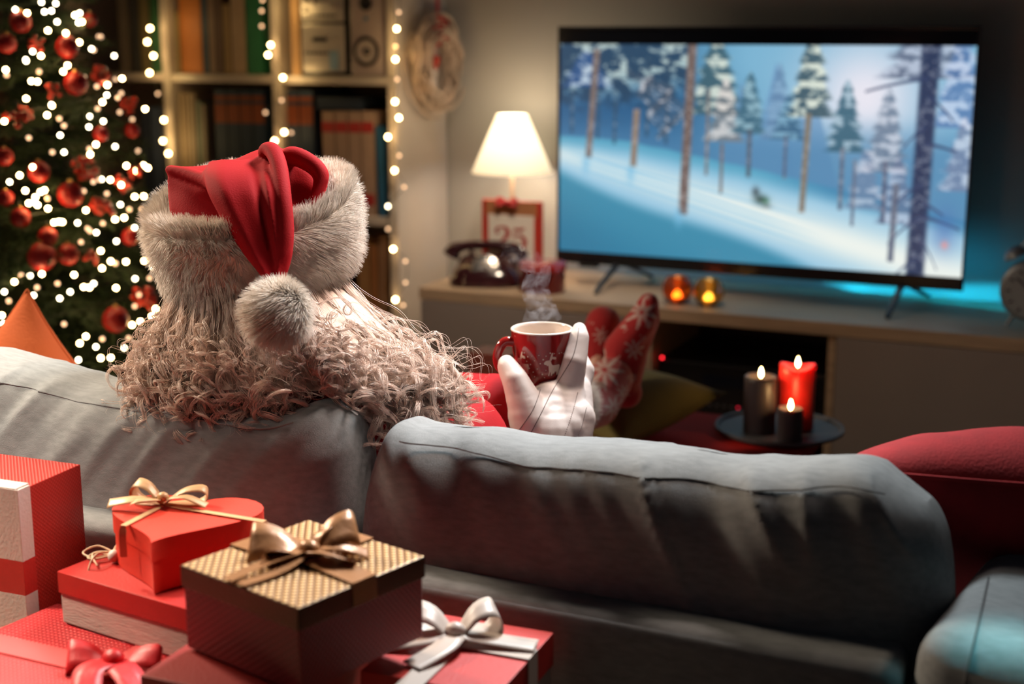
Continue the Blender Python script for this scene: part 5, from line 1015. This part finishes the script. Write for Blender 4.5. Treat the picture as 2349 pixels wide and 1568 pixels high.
sock([(a_(1488, 695, 2.72), a_(1478, 730, 2.72), .020, .030), (a_(1478, 730, 2.72), a_(1437, 820, 2.72), .031, .036), (a_(1470, 740, 2.70), a_(1425, 800, 2.70), .030, .034), (a_(1437, 820, 2.72), a_(1415, 880, 2.72), .040, .046), (a_(1425, 895, 2.72), a_(1438, 900, 2.72), .034, .030), (a_(1400, 870, 2.68), a_(1370, 930, 2.60), .042, .040), (a_(1370, 930, 2.60), a_(1300, 945, 2.42), .040, .043)], 'sock', stars, 'red knitted sock with pale snowflakes, right foot')
sock([(a_(1384, 742, 2.84), a_(1380, 760, 2.84), .036, .036), (a_(1380, 755, 2.84), a_(1372, 850, 2.84), .036, .036), (a_(1372, 850, 2.84), a_(1365, 910, 2.80), .038, .040), (a_(1360, 880, 2.78), a_(1250, 930, 2.50), .038, .042)], 'sock', [(1384, 770, .020, .2), (1360, 740, .005, 0), (1345, 770, .006, 0), (1350, 850, .02, 0)], 'red knitted sock behind, left foot')
# gloves
DG = 2.0
g_ = lambda u_, v_, d=2.0: at(u_, v_, d)
hand = [(g_(1262, 1040, 1.955), g_(1262, 1000, 1.96), .040, .040, ), (g_(1225, 1030, 1.95), g_(1210, 950, 1.955), .026, .028), (g_(1305, 1040, 1.96), g_(1318, 960, 1.97), .028, .030), (g_(1262, 1000, 1.96), g_(1265, 930, 1.985), .042, .036), (g_(1300, 980, 1.96), g_(1303, 900, 1.985), .030, .024), (g_(1322, 960, 1.99), g_(1325, 895, 2.01), .026, .021), (g_(1320, 960, 2.03), g_(1322, 900, 2.04), .024, .020), (g_(1240, 960, 1.96), g_(1290, 905, 1.985), .030, .022),
        # index
        (g_(1303, 900, 1.985), g_(1318, 830, 1.975), .0215, .0175), (g_(1318, 830, 1.975), g_(1328, 775, 1.985), .0172, .0150), (g_(1328, 775, 1.985), g_(1329, 755, 1.99), .0145, .0105),
        # middle, ring, little wrapping behind the mug
        (g_(1325, 895, 2.02), g_(1341, 850, 2.03), .0175, .0150), (g_(1341, 850, 2.03), g_(1322, 808, 2.065), .0145, .0125), (g_(1322, 808, 2.065), g_(1285, 798, 2.085), .0125, .0105),
        (g_(1322, 905, 2.045), g_(1335, 872, 2.06), .0165, .0145), (g_(1335, 872, 2.06), g_(1308, 838, 2.085), .0140, .0120), (g_(1308, 838, 2.085), g_(1270, 832, 2.095), .012, .010),
        (g_(1318, 925, 2.05), g_(1322, 900, 2.075), .015, .0135), (g_(1322, 900, 2.075), g_(1290, 872, 2.09), .013, .011), (g_(1290, 872, 2.09), g_(1258, 868, 2.09), .011, .009),
        # thumb
        (g_(1222, 970, 1.955), g_(1200, 915, 1.955), .0310, .0240), (g_(1200, 915, 1.955), g_(1182, 872, 1.955), .0235, .0190), (g_(1182, 872, 1.955), g_(1165, 842, 1.965), .0188, .0150), (g_(1165, 842, 1.965), g_(1162, 833, 1.968), .0148, .0125)]
gm = caps_mesh(hand, .0018, 20); V = verts_of(gm)
d = V - CAM; z = d @ FW; pu = CX + FP * (d @ RT) / z; pv = CY - FP * (d @ UP) / z
nn_ = np.array([noise.noise(Vector((p[0] * 30, p[1] * 60, p[2] * 70))) for p in V]); nrm = np.empty(len(V) * 3, np.float32); gm.vertices.foreach_get('normal', nrm); nrm = nrm.reshape(-1, 3)
V = V + nrm * (nn_ * .0005)[:, None]; set_verts(gm, V); bvh = BVHTree.FromPolygons([Vector(p) for p in V], [tuple(p.vertices) for p in gm.polygons])
def proj_path(pts, n=50, lift=.0002):
    out = []
    for u_, v_ in smooth_path([(a, b, 0) for a, b in pts], n)[:, :2]:
        r = ray(u_, v_); h = bvh.ray_cast(Vector(CAM), Vector(r))
        if h[0] is not None: out.append(np.array(h[0]) + np.array(h[1]) * lift)
    return np.array(out)
gl = put('glove', gm, M_glove, person, label='white leather glove gripping the mug, right hand')
for pts in ([(1328, 752), (1322, 790), (1312, 822), (1290, 860), (1268, 895), (1240, 950), (1212, 1004)], [(1240, 893), (1222, 940), (1188, 990)]):
    P = proj_path(pts)
    if len(P) > 4: part('seam', tube(P, .00055, 5), M_seam, gl, smooth=True)
for pts in ([(1325, 900), (1312, 950), (1290, 1012)], [(1345, 935), (1335, 975), (1318, 1020)]):
    P = proj_path(pts, 60)
    if len(P) > 4: part('stitching', [sphere(p, .0006, 6) for p in P[::2]], mat('stitch', (.30, .25, .24), .7), gl, kind='stuff')
lh = [(wrL, wrL + np.array([.03, .05, .0]), .034, .036), (wrL + np.array([.03, .05, 0]), wrL + np.array([.05, .09, 0]), .036, .032)] + [(wrL + np.array([.05 + .02 * (k - 1.5), .09 - .012 * (k - 1.5), 0]), wrL + np.array([.075 + .024 * (k - 1.5), .15 - .012 * abs(k - 1), -.012]), .012, .009) for k in range(4)] + [(wrL + np.array([.05, .04, .0]), wrL + np.array([.09, .07, .0]), .014, .011)]
put('glove', caps_mesh(lh, .003, 5), M_glove, person, label='white leather glove resting on lap, left hand')
# coat cuff fur near the right wrist
# ---- hair
def lerp(a, b, t): return a + (b - a) * t
C0 = HC + np.array([0, 0, -.045]); C1 = at(690, 975, 1.80)
def hair_locks(nl, per, seg, spread, a1, b1, zr_, curl, wid, phis, thick=(.80, 1.0), r=.00032):
    PP = []; RR = []
    t = np.linspace(0, 1, seg)
    for k in range(nl):
        ph = phis(); ra = rng.uniform(*thick); zend = rng.uniform(*zr_); top = rng.uniform(-.01, .03)
        P0 = C0 + RT * .108 * math.cos(ph) * ra + FH * .105 * math.sin(ph) * ra + Zv * top
        ph2 = ph + rng.normal() * .10; jr = rng.uniform(.84, 1.04); P1 = C1 + RT * a1 * math.cos(ph2) * jr + FH * b1 * math.sin(ph2) * jr; u1 = CX + FP * ((P1 - CAM) @ RT) / ((P1 - CAM) @ FW); P1[2] = zend + (.055 if 745 < u1 < 850 and math.sin(ph) < 0 else 0)
        tb = 1 - (1 - t) ** rng.uniform(1.15, 1.6); s = tb ** rng.uniform(1.0, 1.3); base = P0[None] * (1 - s[:, None]) + P1[None] * s[:, None]; base[:, 2] = P0[2] + (P1[2] - P0[2]) * tb ** .95
        outd = RT * math.cos(ph) + FH * math.sin(ph); base += outd[None] * (np.sin(PI * tb) * rng.uniform(-.004, .010))[:, None]
        tang = np.cross(outd, Zv); sg = rng.choice([-1, 1]); turns = rng.uniform(1.5, 3.6) * curl; p0 = rng.uniform(0, 2 * PI); rc_ = rng.uniform(.0045, .0145)
        ax_ = np.gradient(base, axis=0); ax_ /= np.linalg.norm(ax_, axis=1)[:, None] + 1e-9; n2 = np.cross(ax_, tang[None]); n2 /= np.linalg.norm(n2, axis=1)[:, None] + 1e-9
        tw = sg * 2 * PI * turns * t + p0; en = .10 + .90 * np.clip((t - .10) / .55, 0, 1) ** 1.2
        sway = tang[None] * (.006 * np.sin(2 * PI * rng.uniform(.6, 1.3) * t + p0) * t)[:, None]
        for q in range(per):
            f_ = q / max(1, per - 1) - .5; o1 = tang * f_ * wid * 3 + rng.normal(size=3) * wid * .45; a2 = tw + f_ * .55 + rng.normal() * .10; am = rc_ * en * (1 + rng.normal() * .12)
            hel = am[:, None] * (np.cos(a2)[:, None] * tang[None] + np.sin(a2)[:, None] * n2)
            P = base + hel + sway + o1[None] * (1 - .35 * t)[:, None]
            PP.append(P); RR.append(r * rng.uniform(.7, 1.3) * np.clip((1 - t) * 6, .25, 1))
    return np.array(PP), np.array(RR)
back = lambda: rng.uniform(PI * .97, PI * 2.03)
allr = lambda: rng.uniform(0, 2 * PI)
P1_, R1_ = hair_locks(340, 17, 44, 0, .226, .112, (.750, .822), 1.0, .0016, back)
P2_, R2_ = hair_locks(120, 9, 40, 0, .212, .10, (.77, .87), 1.3, .0016, back, thick=(.9, 1.06))
P3_, R3_ = hair_locks(90, 9, 30, 0, .21, .09, (.72, .84), .8, .002, lambda: rng.uniform(0, PI), thick=(.8, 1.0))
P4_, R4_ = hair_locks(110, 2, 44, 0, .240, .125, (.77, .86), 1.3, .002, back, thick=(1.0, 1.12), r=.00022)
Vs = []; Fs = []; off = 0
for P, R in ((P1_, R1_), (P2_, R2_), (P3_, R3_), (P4_, R4_)):
    v, f = strands(P, R); Vs.append(v); Fs.append(f + off); off += len(v)
hair = link('hair', fastmesh('hair', np.concatenate(Vs) - wloc(person), np.concatenate(Fs)), M_hair, person, label='long white curly hair spreading over the shoulders')
# inner mass so the curls have body behind them
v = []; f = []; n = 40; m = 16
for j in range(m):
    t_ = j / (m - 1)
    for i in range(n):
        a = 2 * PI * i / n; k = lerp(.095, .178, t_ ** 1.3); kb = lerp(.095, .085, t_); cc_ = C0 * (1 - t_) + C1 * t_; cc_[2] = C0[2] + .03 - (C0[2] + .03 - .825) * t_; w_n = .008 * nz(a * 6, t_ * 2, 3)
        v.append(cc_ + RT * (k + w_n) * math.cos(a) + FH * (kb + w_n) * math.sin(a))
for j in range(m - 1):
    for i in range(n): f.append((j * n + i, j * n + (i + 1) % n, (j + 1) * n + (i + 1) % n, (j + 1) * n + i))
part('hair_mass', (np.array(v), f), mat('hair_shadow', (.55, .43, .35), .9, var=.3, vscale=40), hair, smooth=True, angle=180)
# beard in front
PP = []; RR = []; t = np.linspace(0, 1, 16)
for k in range(900):
    x = rng.uniform(-1, 1); p = HC + RT * .075 * x + FH * (.075 * math.sqrt(max(0, 1 - x * x)) + .012) - Zv * rng.uniform(.045, .085); q = p + np.array([0, 0, -rng.uniform(.14, .24)]) + FH * rng.uniform(.0, .05) + RT * x * .03
    PP.append(p[None] * (1 - t)[:, None] + q[None] * t[:, None] + FH[None] * (.03 * np.sin(PI * t))[:, None] + RT[None] * (.008 * np.sin(t * rng.uniform(8, 20)) * t)[:, None]); RR.append(.0008 * np.clip((1 - t) * 4, .2, 1))
v, f = strands(np.array(PP), np.array(RR)); link('beard', fastmesh('beard', v - wloc(person), f), M_hair, person)
# ---- hat
hat = bpy.data.objects.new('hat', None); COL.objects.link(hat); hat.parent = person; ROOTS[hat.name] = tuple(wloc(person)); hat['label'] = 'red floppy hat with thick white fur brim and pompom'
BC = at(590, 535, 1.85); tl = math.radians(13); rl = math.radians(6)
ax = Zv * math.cos(tl) - FH * math.sin(tl); ax = ax / np.linalg.norm(ax); ax = ax - RT * math.sin(rl) ; ax /= np.linalg.norm(ax)
bxr = RT - ax * (RT @ ax); bxr /= np.linalg.norm(bxr); bxf = np.cross(ax, bxr)   # forward-ish
def brim_pt(a, b):
    """a around, b around the tube section"""
    Rm = .107; rr_ = Rm + .019 * math.cos(b) ; h = .050 * math.sin(b)
    h += .004 * math.sin(3 * a + 1); rr_ *= (1 + .03 * math.sin(2 * a + .6)) ; 
    flare = 1 + .10 * max(0, math.sin(b)) - .02 * min(0, math.sin(b))
    return BC + (bxr * math.cos(a) + bxf * math.sin(a)) * rr_ * flare + ax * h
n, m = 64, 20; v = [brim_pt(2 * PI * i / n, 2 * PI * j / m) for i in range(n) for j in range(m)]; f = [(i * m + j, ((i + 1) % n) * m + j, ((i + 1) % n) * m + (j + 1) % m, i * m + (j + 1) % m) for i in range(n) for j in range(m)]
br = part('fur_brim', (np.array(v), f), M_furbase, hat, smooth=True, angle=180)
N_ = 36000; aa = rng.uniform(0, 2 * PI, N_); bb = rng.uniform(-PI * .55, PI * .85, N_); B0 = np.array([brim_pt(a, b) for a, b in zip(aa, bb)]); cen = np.array([BC + (bxr * math.cos(a) + bxf * math.sin(a)) * .107 + ax * .030 * math.sin(b) for a, b in zip(aa, bb)]); Nn = B0 - cen; Nn /= np.linalg.norm(Nn, axis=1)[:, None]
cmb = -ax[None] * .55 + (-np.sin(aa)[:, None] * bxr + np.cos(aa)[:, None] * bxf) * .45
cmb = cmb * np.where(bb > .9, .1, 1)[:, None] + ax[None] * np.where(bb > .9, .35, 0)[:, None]
v, f = fur(B0, Nn, .017, cmb * .7, 4, .00050, .34); link('fur', fastmesh('fur', v - wloc(hat), f), M_furm, br)
# pompom
PC = at(637, 712, 1.665); part_p = part('pompom', sphere(PC, .030, 20), M_furbase, hat, smooth=True, angle=180)
N_ = 9000; d = rng.normal(size=(N_, 3)); d /= np.linalg.norm(d, axis=1)[:, None]; v, f = fur(PC + d * .029, d, .019, (RT * -.15 - Zv * .35)[None].repeat(N_, 0) + np.cross(d, Zv) * .6, 5, .00048, .34); link('fur', fastmesh('fur', v - wloc(hat), f), M_furm, part_p)
# red cap: folded bag lying over the brim, tail falling towards the back
K = lambda u_, v_, dd: at(u_, v_, 1.85 - dd)
def loftrows(rows, nn):
    rs = [smooth_path(r, nn) for r in rows]; A_ = np.array(rs)  # (m, nn, 3)
    A_ = np.stack([smooth_path(A_[:, i], len(rows) * 6) for i in range(nn)], 1); M_, N2 = A_.shape[:2]; ii = np.arange(M_ * N2).reshape(M_, N2)
    return A_.reshape(-1, 3), [tuple(q) for q in np.stack([ii[:-1, :-1], ii[:-1, 1:], ii[1:, 1:], ii[1:, :-1]], -1).reshape(-1, 4)]
rows = [
 # far side rim inside brim
 [K(420, 440, -.05), K(470, 425, -.09), K(540, 400, -.10), K(620, 375, -.10), K(700, 385, -.09), K(740, 410, -.05)],
 [K(400, 400, -.02), K(460, 392, -.05), K(540, 372, -.06), K(620, 350, -.05), K(700, 370, -.05), K(745, 405, -.02)],
 [K(384, 384, .015), K(455, 384, .01), K(530, 372, .01), K(618, 341, .01), K(690, 362, .01), K(752, 416, .01)],
 [K(383, 392, .035), K(450, 396, .045), K(500, 392, .055), K(600, 352, .045), K(680, 372, .04), K(752, 425, .035)],
 [K(384, 405, .040), K(440, 420, .060), K(490, 432, .080), K(600, 400, .085), K(670, 410, .050), K(748, 440, .055)],
 [K(385, 440, .045), K(430, 450, .062), K(490, 470, .072), K(590, 470, .072), K(670, 470, .052), K(735, 470, .065)],
 [K(388, 480, .060), K(430, 498, .075), K(490, 515, .085), K(590, 540, .088), K(660, 535, .085), K(725, 495, .075)],
 [K(392, 505, .062), K(430, 520, .078), K(490, 540, .088), K(590, 565, .090), K(665, 560, .086), K(725, 520, .075)]]
capgeo = [loftrows(rows, 48), sphere(BC + ax * .012, .103, 36, (1, 1, .42), np.column_stack([bxr, bxf, ax]))]
# tail: flattened tube with a long crease
def tail_rows():
    spec = [ # centre u,v,depth, half width px, thickness m
        ((565, 372), .045, 85, .016), ((562, 400), .085, 92, .018), ((568, 440), .112, 88, .016), ((582, 490), .125, 76, .015), ((598, 540), .132, 62, .014), ((612, 585), .138, 46, .012), ((624, 620), .145, 30, .011), ((632, 652), .152, 14, .009), ((635, 672), .158, 9, .007)]
    out = []; nn2 = 40
    for (c, dd, hw, th_) in spec:
        C = K(c[0], c[1], dd); w = hw / FP * 1.75; row = []
        for i in range(nn2):
            a = 2 * PI * i / nn2; ca, sa = math.cos(a), math.sin(a); x = w * ca; y = th_ * sa * (1 + .0)
            # creases facing the camera (sa<0 side)
            if sa < 0: y += -.007 * math.exp(-((ca - .62) / .13) ** 2) + .006 * math.exp(-((ca - .36) / .12) ** 2) - .005 * math.exp(-((ca + .55) / .25) ** 2) + .003 * math.exp(-((ca - .85) / .06) ** 2)
            row.append(C + RT * x + FW * y)
        out.append(np.array(row))
    out = np.array(out); out = np.stack([smooth_path(out[:, i], 44) for i in range(nn2)], 1); ii = np.arange(44 * nn2).reshape(44, nn2); nx = np.roll(ii, -1, 1)
    return out.reshape(-1, 3), [tuple(q) for q in np.stack([ii[:-1], nx[:-1], nx[1:], ii[1:]], -1).reshape(-1, 4)]
capgeo.append(tail_rows())
# two raised folds
fold1 = smooth_path([K(600, 352, .06), K(622, 343, .075), K(640, 380, .10), K(650, 450, .128), K(656, 530, .142), K(650, 600, .150), K(640, 650, .156)], 40)
capgeo.append(tube(fold1, np.interp(np.linspace(0, 1, 40), [0, .1, .4, .8, 1], [.004, .010, .0085, .008, .003]), 14, flat=.8))
fold2 = smooth_path([K(640, 372, .055), K(672, 358, .060), K(712, 375, .066), K(735, 400, .070), K(732, 430, .075), K(715, 470, .082)], 34)
capgeo.append(tube(fold2, np.interp(np.linspace(0, 1, 34), [0, .15, .6, 1], [.004, .011, .009, .004]), 14))
fold3 = smooth_path([K(386, 388, .038), K(440, 402, .058), K(490, 424, .088), K(512, 470, .115)], 30)
capgeo.append(tube(fold3, np.interp(np.linspace(0, 1, 30), [0, .3, .8, 1], [.004, .007, .008, .004]), 12))

put('cap', remesh_geo(capgeo, .0022, 7), M_hat, hat)

# ------------------------------------------------------------------ light patches through the window bars (night light on wall and arm)
for (u0, u1, v0, v1) in ():
    pass
